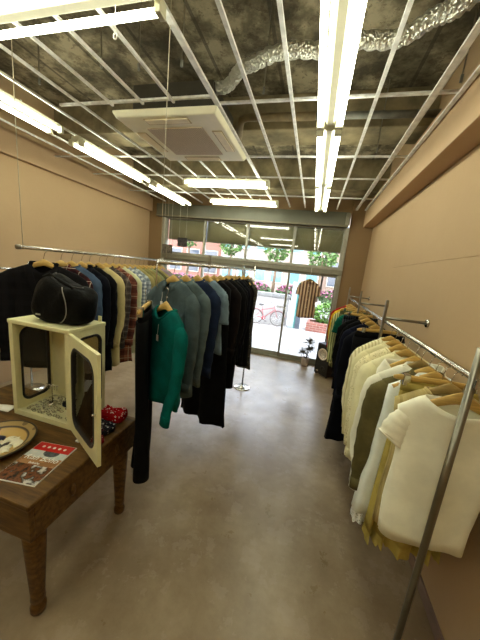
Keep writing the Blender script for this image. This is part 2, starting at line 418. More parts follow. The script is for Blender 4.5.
G().bb(-.265, .265, -.265, .265, -.008, .004).build('grille', grille(), ac, bevel=.004)
for k in range(4):
    R = Matrix.Rotation(k*pi/2, 4, 'Z')
    slot = G().bb(-.20, .20, -.415, -.325, -.004, .002).build('vent_slot', mat('vent_gap', (178, 160, 118), .6), ac, M=R)
    G().add([(-.19, -.408, -.010), (.19, -.408, -.010), (.19, -.335, -.006), (-.19, -.335, -.006), (-.19, -.408, -.004), (.19, -.408, -.004), (.19, -.335, 0), (-.19, -.335, 0)],
            [(0, 3, 2, 1), (4, 5, 6, 7), (0, 1, 5, 4), (1, 2, 6, 5), (2, 3, 7, 6), (3, 0, 4, 7)]).build('flap', mat('vent_flap', (244, 232, 198), .5, 0, .06), slot, M=R)

# fluorescent fixtures
def fixture(L):
    t = thing('fluorescent_fixture', 'x', 'ceiling lamp', (0, 0, 0))
    g = G(); prof = [(-.046, .070), (-.052, .040), (-.02, .012), (.02, .012), (.052, .040), (.046, .070)]
    vs = [(x, y, z) for y in (-L/2, L/2) for x, z in prof]
    g.add(vs, [(i, (i+1) % 6, 6+(i+1) % 6, 6+i) for i in range(6)]+[tuple(range(5, -1, -1)), tuple(range(6, 12))])
    g.build('body', M['white_paint'], t)
    for sx in (-1, 1):
        G().cyl((sx*.072, -L/2+.035, .008), (sx*.072, L/2-.035, .008), .0165, 14).build('tube', TUBE, t, True)
        for sy in (-1, 1):
            G().bb(sx*.066-.028, sx*.066+.026, sy*(L/2-.018)-.015, sy*(L/2-.018)+.015, -.016, .045).build('socket', M['white_paint'], t, bevel=.004)
    for sx in (-.02, .02): G().cyl((sx*0, sx*14, .06), (sx*0, sx*14, .10), .006, 6).build('mount_bolt', M['galv'], t)
    return t
F128, F138 = fixture(1.20), fixture(1.295)
ZL = 2.815; FS = .938
spots = [(F128, (-2.71, 1.74), 0, 'twin tube ceiling lamp nearest in the left row'), (F128, (-2.71, 3.24), 0, 'twin tube ceiling lamp in middle of the left row'), (F128, (-2.71, 4.66), 0, 'twin tube ceiling lamp farthest in the left row'),
         (F128, (-.05, 1.76), 0, 'twin tube ceiling lamp nearest in the right row'), (F138, (-.05, 3.17), 0, 'twin tube ceiling lamp in middle of the right row'), (F138, (-.05, 4.58), 0, 'twin tube ceiling lamp farthest in the right row, by shutter box'),
         (F128, (-1.50, 1.262), pi/2, 'crosswise twin tube lamp close overhead at upper left'), (F128, (-1.42, 3.93), pi/2, 'crosswise twin tube lamp just behind the cassette unit'), (F128, (-1.43, 5.0), pi/2, 'crosswise twin tube lamp in front of the shutter box'),
         (F128, (-2.71, .3), 0, 'twin tube lamp of the left row behind the viewer'), (F128, (-.05, .3), 0, 'twin tube lamp of the right row behind the viewer'), (F128, (-2.71, -1.2), 0, 'twin tube lamp at back end of the left row'), (F128, (-.05, -1.2), 0, 'twin tube lamp at back end of the right row'), (F128, (-1.45, -.8), pi/2, 'crosswise twin tube lamp behind the viewer')]
seen = set()
for src, (x, y), rz, lb in spots:
    x *= FS; y *= FS
    if src.name not in seen:
        seen.add(src.name); src.location = (x, y, ZL); src.rotation_euler = (0, 0, rz); src['label'] = lb; src['group'] = 'fluorescent ceiling lamps'
    else: copy_thing(src, (x, y, ZL), rz, lb, 'fluorescent ceiling lamps')
# cords
def wire(pts, lb, name='hanging_wire', r=.0022, m=None, grp='wires from the ceiling'):
    return tag(G().tube(pts, r, 6).build(name, m or mat('wire_grey', (175, 165, 140), .5), smooth=True), lb, 'wire', grp)
wire([(-1.95, 1.43, 1.742), (-1.955, 1.43, 2.3), (-1.95, 1.43, ZS)], 'thin wire holding the near end of the left clothes rail')
wire([(-.875, 1.42, 1.742), (-.885, 1.43, 2.4), (-.885, 1.43, ZS)], 'thin wire holding the near end of the middle clothes rail')
wire([(-1.95, 3.3, 1.742), (-1.95, 3.3, ZS)], 'thin wire holding the far end of the left clothes rail')
pc = thing('pull_cord', 'short white pull cord with a ring under the crosswise near lamp', 'pull cord', (-1.02, 1.20, 2.70))
G().cyl((0, 0, .02), (0, 0, .20), .0016, 6).build('cord', M['white_plain'], pc)
G().tube([(.009*cos(a*pi/6), 0, .009+.012*sin(a*pi/6)) for a in range(12)], .003, 6, closed=True).build('ring', M['white_plain'], pc, True)
for x, y, z, lb, m in ((-2.72, 5.2, 2.13, 'dark printed card hanging in the leftmost transom window', (66, 62, 62)), (-3.05, 5.18, 1.97, 'plain grey card hanging low at the left jamb', (112, 104, 92))):
    t = thing('hanging_card', lb, 'card', (x, y, z))
    w = .11 if m[0] < 80 else .12
    G().bb(-w, w, -.003, .003, -.09, .09).build('card', mat('card_paper', m, .8, 0, .5, 22), t)
    for s in (-1, 1): G().cyl((s*w*.7, 0, .09), (s*w*.7, 0, ZG-z), .0018, 6).build('string', M['white_plain'], t)

# ------------------------------------------------------------------ clothes rails
RZ = 1.73
lr = thing('clothes_rail', 'long chrome clothes rail hung in front of the left wall', 'clothes rail', (-1.95, 1.40, 0), 0, 'clothes rails')
G().cyl((0, 0, RZ), (0, 2.0, RZ), .0125, 14).build('bar', M['chrome'], lr, True)
G().cyl((0, -.012, RZ), (0, .012, RZ), .017, 14).build('end_cap', M['steel'], lr, True)
lb_ = thing('display_bar', 'low chrome display stand with upright peg by the left wall', 'display bar', (-3.2, 2.1, 0))
G().cyl((-.2, -.5, 1.475), (0.02, .28, 1.475), .011, 10).build('bar', M['chrome'], lb_, True)
G().cyl((.02, .28, 1.465), (.02, .28, 1.56), .009, 10).build('peg', M['chrome'], lb_, True)
G().cyl((.02, .25, .02), (.02, .25, 1.475), .012, 10).build('post', M['chrome'], lb_, True)
G().lathe([(0.001, 0), (.13, 0), (.13, .008), (.03, .02), (.013, .03)], (.02, .25, 0)).build('round_base', M['chrome'], lb_, True)
MA, MBp = Vector((-.88, 1.40, RZ)), Vector((-.78, 3.66, RZ))
mr = thing('clothes_rail', 'middle chrome clothes rail with a round floor base', 'clothes rail', (-.78, 3.63, 0), 0, 'clothes rails')
o = Vector((-.78, 3.63, 0))
G().cyl(MA-o, MBp-o, .0125, 14).build('bar', M['chrome'], mr, True)
G().cyl((0, 0, .02), (0, 0, RZ+.06), .012, 12).build('post', M['chrome'], mr, True)
G().lathe([(0.001, 0), (.125, 0), (.128, .006), (.11, .012), (.03, .02), (.014, .035)], (0, 0, 0), 32).build('round_base', M['chrome'], mr, True)
tpt = MA.lerp(MBp, .32)-o
G().bb(tpt.x-.012, tpt.x+.012, tpt.y-.006, tpt.y+.006, RZ-.02, RZ+.09).build('upright_stub', M['steel'], mr)
hk = MA-o+Vector((.03, -.02, 0))
G().tube([(hk.x, hk.y+.03, RZ+.016), (hk.x, hk.y-.02, RZ+.016), (hk.x, hk.y-.035, RZ-.02), (hk.x, hk.y-.035, RZ-.12), (hk.x+.005, hk.y-.03, RZ-.142)], .004, 8).build('drop_hook', M['chrome'], mr, True)
RX, RRZ = .60, 1.45
rr = thing('clothes_rail', 'long silver clothes rail on flat posts along the right wall', 'clothes rail', (RX, 2.6, 0), 0, 'clothes rails')
def rel(y): return y-2.6
G().cyl((0, rel(1.0), RRZ), (0, rel(4.5), RRZ), .0135, 14).build('bar', M['chrome'], rr, True)
for y in (1.03, 2.27, 3.42, 4.46):
    if y > 1.1: G().bb(-.034, -.014, rel(y)-.013, rel(y)+.013, .0, RRZ+.17).build('post', M['steel'], rr, bevel=.006)
    else: G().cyl((-.030, rel(y), 0), (-.030, rel(y), RRZ+.12), .013, 18).build('post', M['post_metal'], rr, True)
    if y > 1.1:
        a = G().cyl((-.014, rel(y), RRZ+.03), (XR-RX-.004, rel(y), RRZ+.03), .011, 10).build('wall_arm', M['steel'], rr, True)
        G().cyl((XR-RX-.012, rel(y), RRZ+.03), (XR-RX, rel(y), RRZ+.03), .03, 16).build('flange', M['chrome'], a, True)
G().bb(-.03, .03, rel(1.03)-.02, rel(1.03)+.02, RRZ-.02, RRZ+.02).build('clamp', M['chrome'], rr, bevel=.006)

# ------------------------------------------------------------------ hangers and garments
def make_hanger(wood, clip=False):
    t = thing('wooden_hanger', 'x', 'hanger')
    hk = [(0, 0, -.085), (0, 0, -.05), (.004, 0, -.036)]+[(.0175*cos(a), 0, -.0045+.0175*sin(a)) for a in [RD(-70+i*24) for i in range(11)]]
    G().tube(hk, .0019, 6).build('hook', M['chrome'], t, True)
    if not clip:
        P = []; rr_, ry_ = [], []
        for i in range(21):
            x = -.166+.332*i/20; q = abs(x)/.205
            P.append((x, -.006*q*q, -.088-.10*q**1.1)); rr_.append(.026-.0175*q**.6); ry_.append(.009+.005*q*q)
        # drawn as a tube whose in-plane radius is the tall one
        G().tube(P, rr_, 10, ry=ry_, up=(0, 1, 0)).build('shoulder_bar', wood, t, True)
    else:
        G().tube([(-.19, 0, -.095), (-.17, 0, -.093), (0, 0, -.09), (.17, 0, -.093), (.19, 0, -.095)], [.008, .013, .015, .013, .008], 10, ry=[.006, .008, .009, .008, .006]).build('bar', wood, t, True)
        for s in (-1, 1): G().bb(s*.14-.014, s*.14+.014, -.016, .016, -.125, -.075).build('clip', M['chrome'], t, bevel=.003)
    return t
PROTO = {('w', 0): make_hanger(M['hanger_wood']), ('d', 0): make_hanger(M['hanger_wood2']), ('w', 1): make_hanger(M['hanger_wood'], True)}
used = set()
def put_hanger(loc, rz, lb, grp, clip=0, tone='w'):
    k = (tone if not clip else 'w', clip); p = PROTO[k]
    if k not in used:
        used.add(k); p.location = loc; p.rotation_euler = (0, 0, rz); p['label'] = lb; p['group'] = grp; return p
    return copy_thing(p, loc, rz, lb, grp)

def garment(name, label, cat, loc, rz, m, L=.68, sw=.19, hem=None, d=.036, sleeve='long', sl=.58, nw=.072, neckdrop=.05, collar='shirt', placket=True,
            buttons=5, bm=None, fold=.02, tagc=False, cm=None, pockets=0, group=None, hanger='w', hgroup=None, cuff=True, splay=.03, seed=None, sr=.054, trim=None, hlabel=None, lace=False, short=.2):
    rnd = random.Random(seed if seed is not None else hash_(label))
    t = thing(name, label, cat, loc, rz, group)
    hem = hem or sw*1.08
    k1, k2 = rnd.uniform(16, 26), rnd.uniform(30, 44); p1, p2, p3 = [rnd.uniform(0, 6.28) for _ in range(3)]
    lean = rnd.uniform(-.015, .015)
    def frame(v):
        if v < .26:
            s = v/.26
            w = nw+(sw-nw)*s**.85; dd = .040+(d-.040)*s**.8
            zs = -.108-.062*s**1.15; zf = -.116-neckdrop*(1-s)-.144*s; zb = -.108-.15*s
        else:
            s = (v-.26)/.74
            w = sw+(hem-sw)*s**.8-.012*sin(pi*min(1, s*1.4)); dd = d+.012*s
            e = -.10-L
            zs = -.165+(e+.165)*s; zf = -.26+(e+.26)*s; zb = -.258+(e+.258)*s
        return w, dd, zs, zf, zb
    def pt(th, v, off=0.0):
        w, dd, zs, zf, zb = frame(v); c, s = cos(th), sin(th)
        x = w*math.copysign(abs(c)**.78, c); y = (dd+off)*math.copysign(abs(s)**.72, s); mm = abs(c)**1.5
        z = zs*mm+(zf if s < 0 else zb)*(1-mm)
        tt = max(0, v-.2)/.8
        y += fold*tt*(sin(k1*x+p1+(1.7 if s > 0 else 0))+.5*sin(k2*x+p2)) + .004*sin(21*z+p3+9*x)
        x += lean*tt + .006*tt*sin(9*z+p2)
        if v > .97: z += .008*sin(3*th+p1)
        return Vector((x, y, z))
    def fth(x, v):
        w = frame(v)[0]; c = max(-1, min(1, x/w)); c = math.copysign(abs(c)**(1/.78), c); return -math.acos(c)
    def fpt(x, v, off=.004):
        p = pt(fth(x, v), v); return Vector((p.x, p.y-off, p.z))
    vs_ = [0, .05, .11, .18, .26]+[.26+.74*i/11 for i in range(1, 12)]
    N = 52
    G().grid(lambda a, b: pt(2*pi*a, vs_[int(round(b*(len(vs_)-1)))]), N, len(vs_), True).build('body', m, t, True, solid=.004)
    if sleeve != 'none':
        for s in (-1, 1):
            e1, e2 = rnd.uniform(-.02, .02), rnd.uniform(-.03, .02)
            ln = sl*.82 if sleeve == 'long' else short
            if sleeve == 'long':
                P = [(s*(sw-.075), 0, -.185), (s*(sw-.035), 0, -.205), (s*(sw+.004), -.003, -.245), (s*(sw+splay*.45), -.008, -.31), (s*(sw+splay*.75), -.014+e1*.4, -.31-ln*.22), (s*(sw+splay*.95), -.02+e1, -.31-ln*.42),
                     (s*(sw+splay), -.03+e1, -.31-ln*.58), (s*(sw+splay*.9), -.04+e2, -.31-ln*.76), (s*(sw+splay*.8), -.05+e2, -.31-ln*.93)]
                rx = [sr*.5, sr*.95, sr*1.12, sr*1.1, sr, sr*.95, sr*.88, sr*.8, sr*.7]
            else:
                P = [(s*(sw-.085), 0, -.185), (s*(sw-.05), 0, -.198), (s*(sw-.026), -.002, -.222), (s*(sw-.010), -.004, -.25), (s*(sw+.002), -.006, -.27-ln*.25), (s*(sw+.010), -.008, -.23-ln*.8)]
                rx = [sr*.4, sr*.8, sr*1.0, sr*1.05, sr*1.1, sr*1.15]
            PP = [cr3(P, i/22) for i in range(23)]; RR = [ipl(rx, i/22)*(1+.05*sin(i*1.9+p1)) for i in range(23)]
            ob = G().tube(PP, RR, 14, ry=[q*(.52 if sleeve == 'long' else .42) for q in RR], up=(0, 1, 0), cap=False).build('sleeve', m, t, True, solid=.003)
            if cuff and sleeve == 'long':
                a, b = Vector(PP[-1]), Vector(PP[-2]); dr = (a-b).normalized()
                G().tube([a-dr*.03, a+dr*.03], [RR[-1]*1.06]*2, 14, ry=[RR[-1]*.58]*2, cap=False).build('cuff', cm or m, ob, True, solid=.003)
    cmx = cm or m
    if collar == 'shirt':
        def cf(a, b):
            th = -pi/2+RD(14)+a*(2*pi-RD(28)); fr = max(0, cos(th+pi/2))
            if b < .4: w_, dd_, z = nw, .044, -.116-neckdrop*.6*fr
            elif b < .8: w_, dd_, z = nw-.002, .042, -.092-neckdrop*.5*fr
            else: w_, dd_, z = nw+.018, .060, -.128-neckdrop*.6*fr-.025*fr**4
            return Vector((w_*cos(th), dd_*sin(th), z))
        G().grid(lambda a, b: cf(a, b), 26, 3).build('collar', cmx, t, True, solid=.003)
    elif collar == 'crew':
        G().tube([pt(2*pi*i/28, .012)+Vector((0, 0, .002)) for i in range(28)], .008, 8, closed=True).build('neckband', cmx, t, True)
    elif collar == 'lapel':
        for s in (-1, 1):
            def lf(a, b, s=s):
                v = .03+b*.5; xo = .012+(1-b)*.05
                wd = (.05+.03*(1 if .28 < b < .6 else .3))*(1-b*.75)
                return fpt(s*(xo+a*wd), v, .007+.004*a)
            G().grid(lf, 5, 14).build('lapel', cmx, t, True, solid=.004)
        G().tube([pt(RD(200)-RD(220)*i/12, .01)+Vector((0, 0, .012)) for i in range(13)], .014, 8).build('collar', cmx, t, True)
    elif collar == 'hood':
        G().grid(lambda a, b: Vector((.10*cos(pi*a)*(1-.2*b), .03+.06*sin(pi*a)+.03*b, -.10-.20*b*abs(sin(pi*a)))), 16, 6).build('hood', cmx, t, True, solid=.006)
    if placket:
        pk = G().grid(lambda a, b: fpt(-.014+.028*a, .03+.96*b, .004), 3, 26).build('placket', cmx, t, True, solid=.002)
        for i in range(buttons):
            p = fpt(0, .12+.8*i/max(1, buttons-1), .008)
            G().cyl(p, p+Vector((0, -.003, 0)), .0055, 10).build('button', bm or M['white_plain'], pk)
    for s in ([1] if pockets == 1 else [-1, 1] if pockets == 2 else []):
        G().grid(lambda a, b, s=s: fpt(s*(.05+.10*a), .36+.16*b, .005), 6, 5).build('pocket', m, t, True, solid=.002)
    if lace:
        G().grid(lambda a, b: pt(2*pi*a, 1.0)+Vector((.004*sin(40*pi*a)*b, .012*sin(36*pi*a)*b+.0, -.05*b-.012*abs(sin(22*pi*a))*b)), 150, 4, True).build('lace_trim', trim or m, t, True)
    if tagc:
        p = fpt(.02 if tagc is True else tagc, .22, .012)
        tg = G().box(p+Vector((0, 0, -.03)), (.022, .002, .036)).build('price_tag', M['white_plain'], t)
        G().tube([p+Vector((0, 0, -.012)), p+Vector((.006, 0, .025)), p+Vector((0, .004, .05))], .0012, 5).build('tag_string', M['white_plain'], tg)
    if hanger: put_hanger(loc, rz, hlabel or ('wooden hanger holding the '+short_label(label)), hgroup or 'wooden hangers', 0, hanger)
    return t

def hash_(s):
    h = 7
    for c in s: h = (h*31+ord(c)) % 1000003
    return h
def short_label(l):
    return ' '.join(l.split()[:11])
def cr3(P, t):
    return cr([Vector(p) for p in P], t)
def ipl(a, t):
    n = len(a)-1; i = min(int(t*n), n-1); q = t*n-i; return a[i]*(1-q)+a[i+1]*q

def trousers(name, label, cat, loc, rz, m, L=.95, w=.19, group=None, flare=1.0, fold=.012):
    rnd = random.Random(hash_(label)); p1, p2 = rnd.uniform(0, 6), rnd.uniform(0, 6)
    t = thing(name, label, cat, loc, rz, group)
    G().grid(lambda a, b: Vector((w*math.copysign(abs(cos(2*pi*a))**.7, cos(2*pi*a)), .02*sin(2*pi*a), -.112-.045*b)), 36, 3, True).build('waistband', m, t, True, solid=.004)
    for s in (-1, 1):
        def lf(a, b, s=s):
            th = 2*pi*a; ww = (w*.54)*(1-b*.28*(2-flare)); z = -.155-(L-.05)*b
            x = s*w*.5*(1-.15*b)+ww*math.copysign(abs(cos(th))**.75, cos(th))+.02*b*sin(5*z+p1)
            y = (.024+.02*b)*math.copysign(abs(sin(th))**.8, sin(th))+fold*b*sin(28*x+p2)+s*.008*b+.012*sin(4*z+p2)*b
            return Vector((x, y, z))
        G().grid(lf, 30, 14, True).build('leg', m, t, True, solid=.004)
    put_hanger(loc, rz, 'clip hanger gripping the '+short_label(label), 'clip hangers', 1)
    return t
def skirt(name, label, cat, loc, rz, m, L=.6, w=.17, hem=.26, group=None, fold=.025, trim=None):
    rnd = random.Random(hash_(label)); p1 = rnd.uniform(0, 6)
    t = thing(name, label, cat, loc, rz, group)
    def sf(a, b):
        th = 2*pi*a; ww = w+(hem-w)*b; z = -.115-L*b
        return Vector((ww*math.copysign(abs(cos(th))**.75, cos(th)), (.022+.04*b)*sin(th)+fold*b*sin(11*th+p1), z+.01*b*sin(5*th)))
    G().grid(sf, 90, 12, True).build('body', m, t, True, solid=.003)
    G().grid(lambda a, b: sf(a, 1)+Vector((.0, .012*sin(60*pi*a)*b, -.055*b-.014*b*abs(sin(25*pi*a)))), 170, 4, True).build('lace_trim', trim or m, t, True)
    G().grid(lambda a, b: Vector((w*1.01*math.copysign(abs(cos(2*pi*a))**.75, cos(2*pi*a)), .025*sin(2*pi*a), -.11-.04*b)), 40, 3, True).build('waistband', m, t, True, solid=.004)
    put_hanger(loc, rz, 'clip hanger gripping the '+short_label(label), 'clip hangers', 1)
    return t

C = {}
def fb(n, *a, **k): C[n] = fabric(n, *a, **k); return C[n]
fb('black_wool', (13, 12, 13), 'plaid', (20, 18, 20), s=12)
fb('black_cotton', (11, 11, 13)); fb('black_soft', (13, 13, 15)); fb('brown_black', (22, 17, 17)); fb('navy_black', (12, 14, 23)); fb('navy', (17, 20, 36)); fb('navy_denim', (30, 40, 62))
fb('red_flannel', (70, 24, 26), 'plaid', (18, 18, 24), (196, 180, 160), s=11)
fb('blue_denim', (70, 88, 112)); fb('beige_knit', (196, 180, 128)); fb('grey_check', (92, 82, 76), 'plaid', (50, 44, 44), (150, 140, 124), s=16)
fb('rust_flannel', (150, 92, 72), 'plaid', (58, 28, 26), (205, 180, 150), s=9)
fb('mint_cream', (206, 208, 168)); fb('blue_gingham', (206, 212, 214), 'check', (52, 76, 108), s=26); fb('pale_check', (196, 206, 210), 'check', (82, 98, 112), (40, 50, 66), s=18)
fb('khaki_a', (150, 140, 88)); fb('khaki_b', (134, 128, 80)); fb('khaki_c', (164, 152, 98)); fb('olive_dk', (92, 92, 58)); fb('sage', (140, 146, 108)); fb('lavender', (150, 130, 150)); fb('grey_soft', (150, 150, 146))
fb('grey_denim', (74, 88, 92)); fb('grey_denim2', (86, 100, 102)); fb('pale_blue', (112, 132, 146)); fb('teal', (0, 88, 82)); fb('charcoal_print', (74, 72, 66), 'print', (120, 116, 100), s=50)
fb('red_cloth', (160, 28, 30)); fb('yellow_knit', (214, 176, 46)); fb('green_stripe', (198, 196, 140), 'stripe', (98, 112, 64), s=34); fb('teal_green', (18, 92, 74)); fb('ink_stripe', (26, 28, 34), 'stripe', (52, 54, 60), s=40)
fb('cream', (238, 232, 192)); fb('cream2', (230, 223, 180)); fb('cream_stripe', (240, 234, 200), 'stripe', (206, 196, 152), s=46); fb('cream_lace', (240, 232, 194), 'lace', (200, 190, 146), s=22)
fb('white_voile', (242, 240, 222)); fb('olive_jacket', (100, 92, 58)); fb('ice_blue', (238, 244, 240)); fb('white_lace', (246, 248, 244), 'lace', (180, 184, 174), s=22); fb('khaki_yellow', (182, 164, 88)); fb('khaki_rib', (186, 168, 116), 'stripe', (172, 154, 102), s=40)
fb('white_tee', (250, 249, 228), bump=.15); fb('tan_stripe', (186, 148, 118), 'stripe', (92, 74, 64), (222, 206, 178), s=17)

# left rail ------------------------------------------------------
LX = -1.95; GL = 'garments on the left rail'
def LG(y, rz, lb, m, **k):
    k.setdefault('tone', 'w'); tone = k.pop('tone')
    y = 1.49+(y-2.12)*.71
    garment(k.pop('name', 'shirt'), lb, k.pop('cat', 'shirt'), (LX, y, RZ-.008), RD(rz), C[m], group=GL, hanger=tone, **k)
LG(2.24, 34, 'black plaid tailored jacket nearest on the left rail with white tag', 'black_wool', name='jacket', cat='jacket', L=.80, sw=.22, hem=.235, collar='lapel', placket=False, sl=.66, tagc=.05, sr=.06)
LG(2.44, 14, 'dark red plaid flannel shirt behind the black bag', 'red_flannel', L=.74, buttons=6)
LG(2.58, 12, 'faded blue denim shirt right of the red flannel shirt', 'blue_denim', L=.74, pockets=2)
LG(2.72, 10, 'navy black jacket next to the blue denim shirt', 'navy_black', name='jacket', cat='jacket', L=.8, collar='lapel', placket=False, sr=.058)
LG(2.84, 8, 'long black coat with a small white tag on the left rail', 'black_cotton', name='coat', cat='coat', L=.98, collar='shirt', tagc=.10, sr=.06, sl=.64)
LG(3.00, 8, 'long beige knit cardigan beside the black coat', 'beige_knit', name='cardigan', cat='cardigan', L=.95, collar='crew', sl=.66, fold=.012)
LG(3.12, 10, 'grey brown checked shirt between beige cardigan and rust flannel', 'grey_check', L=.8)
LG(3.26, 6, 'rust and brown plaid flannel shirt on the left rail', 'rust_flannel', L=.98, sl=.7, sr=.06)
LG(3.38, 6, 'pale mint shirt right of the rust flannel shirt', 'mint_cream', L=.9, sl=.66)
LG(3.50, 4, 'blue gingham shirt right of the pale mint shirt', 'blue_gingham', L=.82)
LG(3.62, 4, 'pale blue checked shirt right of the blue gingham shirt', 'pale_check', L=.84)
for y, lb, m in ((3.74, 'tan khaki shirt first right of the checked shirts', 'khaki_c'), (3.85, 'olive khaki shirt second right of the checked shirts', 'khaki_b'), (3.96, 'khaki shirt third right of the checked shirts', 'khaki_a'),
                 (4.07, 'sage green shirt near far end of the left rail', 'sage'), (4.18, 'dark olive shirt near far end of the left rail', 'olive_dk'), (4.29, 'light khaki shirt beside the dark olive shirt', 'khaki_c'),
                 (4.40, 'lavender blouse at far end of the left rail', 'lavender'), (4.52, 'soft grey shirt last on the left rail', 'grey_soft')):
    LG(y, random.uniform(0, 8), lb, m, L=.72)
# cream garment at frame's left edge on the low bar
garment('blouse', 'cream blouse on the low bar at far left', 'blouse', (-3.205, 1.98, 1.475-.009), RD(40), C['cream2'], L=.7, collar='crew', placket=False, hanger='d', group='garments on the low bar')

# middle rail ----------------------------------------------------
GM = 'garments on the middle rail'
def mp_(y):
    q = (y-MA.y)/(MBp.y-MA.y); p = MA.lerp(MBp, q); return (p.x, p.y, RZ-.008)
def MG(y, rz, lb, m, **k):
    garment(k.pop('name', 'shirt'), lb, k.pop('cat', 'shirt'), mp_(y), RD(rz), C[m], group=GM, hanger=k.pop('tone', 'w'), **k)
garment('sweater', 'emerald green fine knit sweater at front of the middle rail', 'sweater', (-.79, 1.36, RZ-.15), RD(-32), C['teal'], L=.57, sw=.185, collar='crew', placket=False, neckdrop=.05, sl=.50, splay=.015, group=GM, fold=.018, sr=.048, cuff=True, tagc=.01)
trousers('trousers', 'long black trousers hung beside the green sweater', 'trousers', (-.885, 1.30, RZ-.16), RD(-66), C['black_cotton'], L=1.03, w=.14, group=GM)
MG(1.58, -22, 'grey washed denim jacket first on the middle rail', 'grey_denim', name='jacket', cat='jacket', L=.76, pockets=2, buttons=6, tagc=-.06, splay=.04)
MG(1.74, -22, 'lighter grey denim shirt behind the grey denim jacket', 'grey_denim2', L=.74, pockets=2)
MG(1.92, -22, 'navy denim shirt between grey denim and pale blue tee', 'navy_denim', L=.74, sl=.6)
MG(2.10, -22, 'pale blue short sleeved tee on the middle rail', 'pale_blue', name='tee_shirt', cat='tee shirt', L=.6, sleeve='short', collar='crew', placket=False, cuff=False, sr=.065, short=.26)
MG(2.24, -20, 'floor length black dress behind the pale blue tee', 'black_soft', name='dress', cat='dress', L=1.35, hem=.27, collar='crew', placket=False, sleeve='none', fold=.03)
MG(2.40, -20, 'brown black shirt right of the pale blue tee', 'brown_black', L=.8, bm=M['black_plastic'])
MG(2.56, -20, 'long black cardigan with dark placket on the middle rail', 'black_cotton', name='cardigan', cat='cardigan', L=1.12, collar='shirt', bm=M['black_plastic'], sl=.62)
MG(2.68, -26, 'black blouse with white tag hanging at its chest', 'black_soft', name='blouse', cat='blouse', L=.86, collar='crew', placket=False, tagc=.06)
MG(2.82, -30, 'dark navy zipped top among the black tops', 'navy_black', name='jacket', cat='jacket', L=.84, collar='shirt', buttons=0)
MG(2.96, -36, 'black long sleeved top with pale emblem tag', 'black_cotton', name='top', cat='top', L=.98, sw=.18, collar='crew', placket=False, tagc=-.02, sl=.62)
MG(3.12, -40, 'black smock dress second from far end of middle rail', 'black_soft', name='dress', cat='dress', L=1.04, collar='crew', placket=False, hem=.21, sw=.17, tagc=.10)
MG(3.32, -42, 'charcoal patterned dress at far end of the middle rail', 'charcoal_print', name='dress', cat='dress', L=1.15, collar='shirt', bm=M['black_plastic'], hem=.2, sw=.165)

# right rail -----------------------------------------------------
GR = 'garments on the right rail'
def RG(y, rz, lb, m, **k):
    garment(k.pop('name', 'shirt'), lb, k.pop('cat', 'shirt'), (RX, y, RRZ-.009), RD(rz), C[m], group=GR, hanger=k.pop('tone', 'w'), **k)
RG(4.30, 6, 'red jacket at far end of the right rail', 'red_cloth', name='jacket', cat='jacket', L=.62, sl=.55)
RG(4.12, 6, 'mustard yellow knit next to the red jacket', 'yellow_knit', name='cardigan', cat='cardigan', L=.55, collar='crew', sl=.45)
RG(3.94, 8, 'pale green striped shirt beside the yellow knit', 'green_stripe', L=.86, sl=.7)
trousers('trousers', 'dark olive trousers beside the green striped shirt', 'trousers', (RX, 3.74, RRZ-.009), RD(8), C['olive_dk'], L=.9, group=GR)
RG(3.58, 8, 'deep green knit top among the dark clothes', 'teal_green', name='sweater', cat='sweater', L=.5, collar='crew', placket=False, sleeve='short', cuff=False, sr=.064)
trousers('trousers', 'black pinstriped trousers on the right rail', 'trousers', (RX, 3.30, RRZ-.009), RD(8), C['ink_stripe'], L=1.0, group=GR)
RG(3.12, 10, 'black jacket left of the flat rail post', 'black_cotton', name='jacket', cat='jacket', L=.84, collar='lapel', placket=False)
RG(2.94, 10, 'black cotton dress next to the black jacket', 'black_soft', name='dress', cat='dress', L=1.05, collar='crew', placket=False, sleeve='short', cuff=False)
RG(2.76, 12, 'navy coat with piped seams on the right rail', 'navy', name='coat', cat='coat', L=.98, sl=.64, bm=M['black_plastic'])
RG(2.56, 12, 'navy black dress beside the cream shirts', 'navy_black', name='dress', cat='dress', L=1.12, hem=.26, collar='shirt', bm=M['black_plastic'], sl=.6)
trousers('trousers', 'black wide trousers just before the cream shirts', 'trousers', (RX, 2.38, RRZ-.009), RD(12), C['black_cotton'], L=.95, w=.2, group=GR)
RG(2.10, 14, 'cream striped shirt first after the dark clothes', 'cream_stripe', L=.7)
RG(1.98, 14, 'plain cream shirt second after the dark clothes', 'cream2', L=.72)
RG(1.86, 12, 'cream lace blouse with pintucks on the right rail', 'cream_lace', name='blouse', cat='blouse', L=.72, collar='crew', lace=True)
RG(1.74, 12, 'long cream embroidered shirt on the right rail', 'cream', L=.76, pockets=1)
RG(1.60, 10, 'off white camisole under two bare hanger arms', 'white_voile', name='camisole', cat='camisole', L=.56, sleeve='none', collar='none', placket=False, nw=.15, sw=.18, neckdrop=.12, hlabel='wooden hanger with bare curved arms above the off white camisole')
RG(1.52, 8, 'off white collared shirt next to the camisole', 'white_voile', L=.78, tone='d')
RG(1.42, 6, 'short olive jacket between off white and ice blue shirts', 'olive_jacket', name='jacket', cat='jacket', L=.66, pockets=2, sl=.56)
RG(1.35, 5, 'ice blue sleeveless shirt with white lace hem', 'ice_blue', L=.76, sw=.175, hem=.225, lace=True, trim=C['white_lace'], sleeve='none')
skirt('skirt', 'khaki yellow skirt gripped by a clip hanger', 'skirt', (RX, 1.28, RRZ-.009), RD(4), C['khaki_yellow'], L=.76, w=.15, hem=.165, group=GR, trim=C['khaki_yellow'])
RG(1.21, 3, 'ribbed khaki sleeveless top just behind the white tee', 'khaki_rib', name='top', cat='top', L=.66, sw=.185, hem=.16, collar='crew', sleeve='none', tone='d')
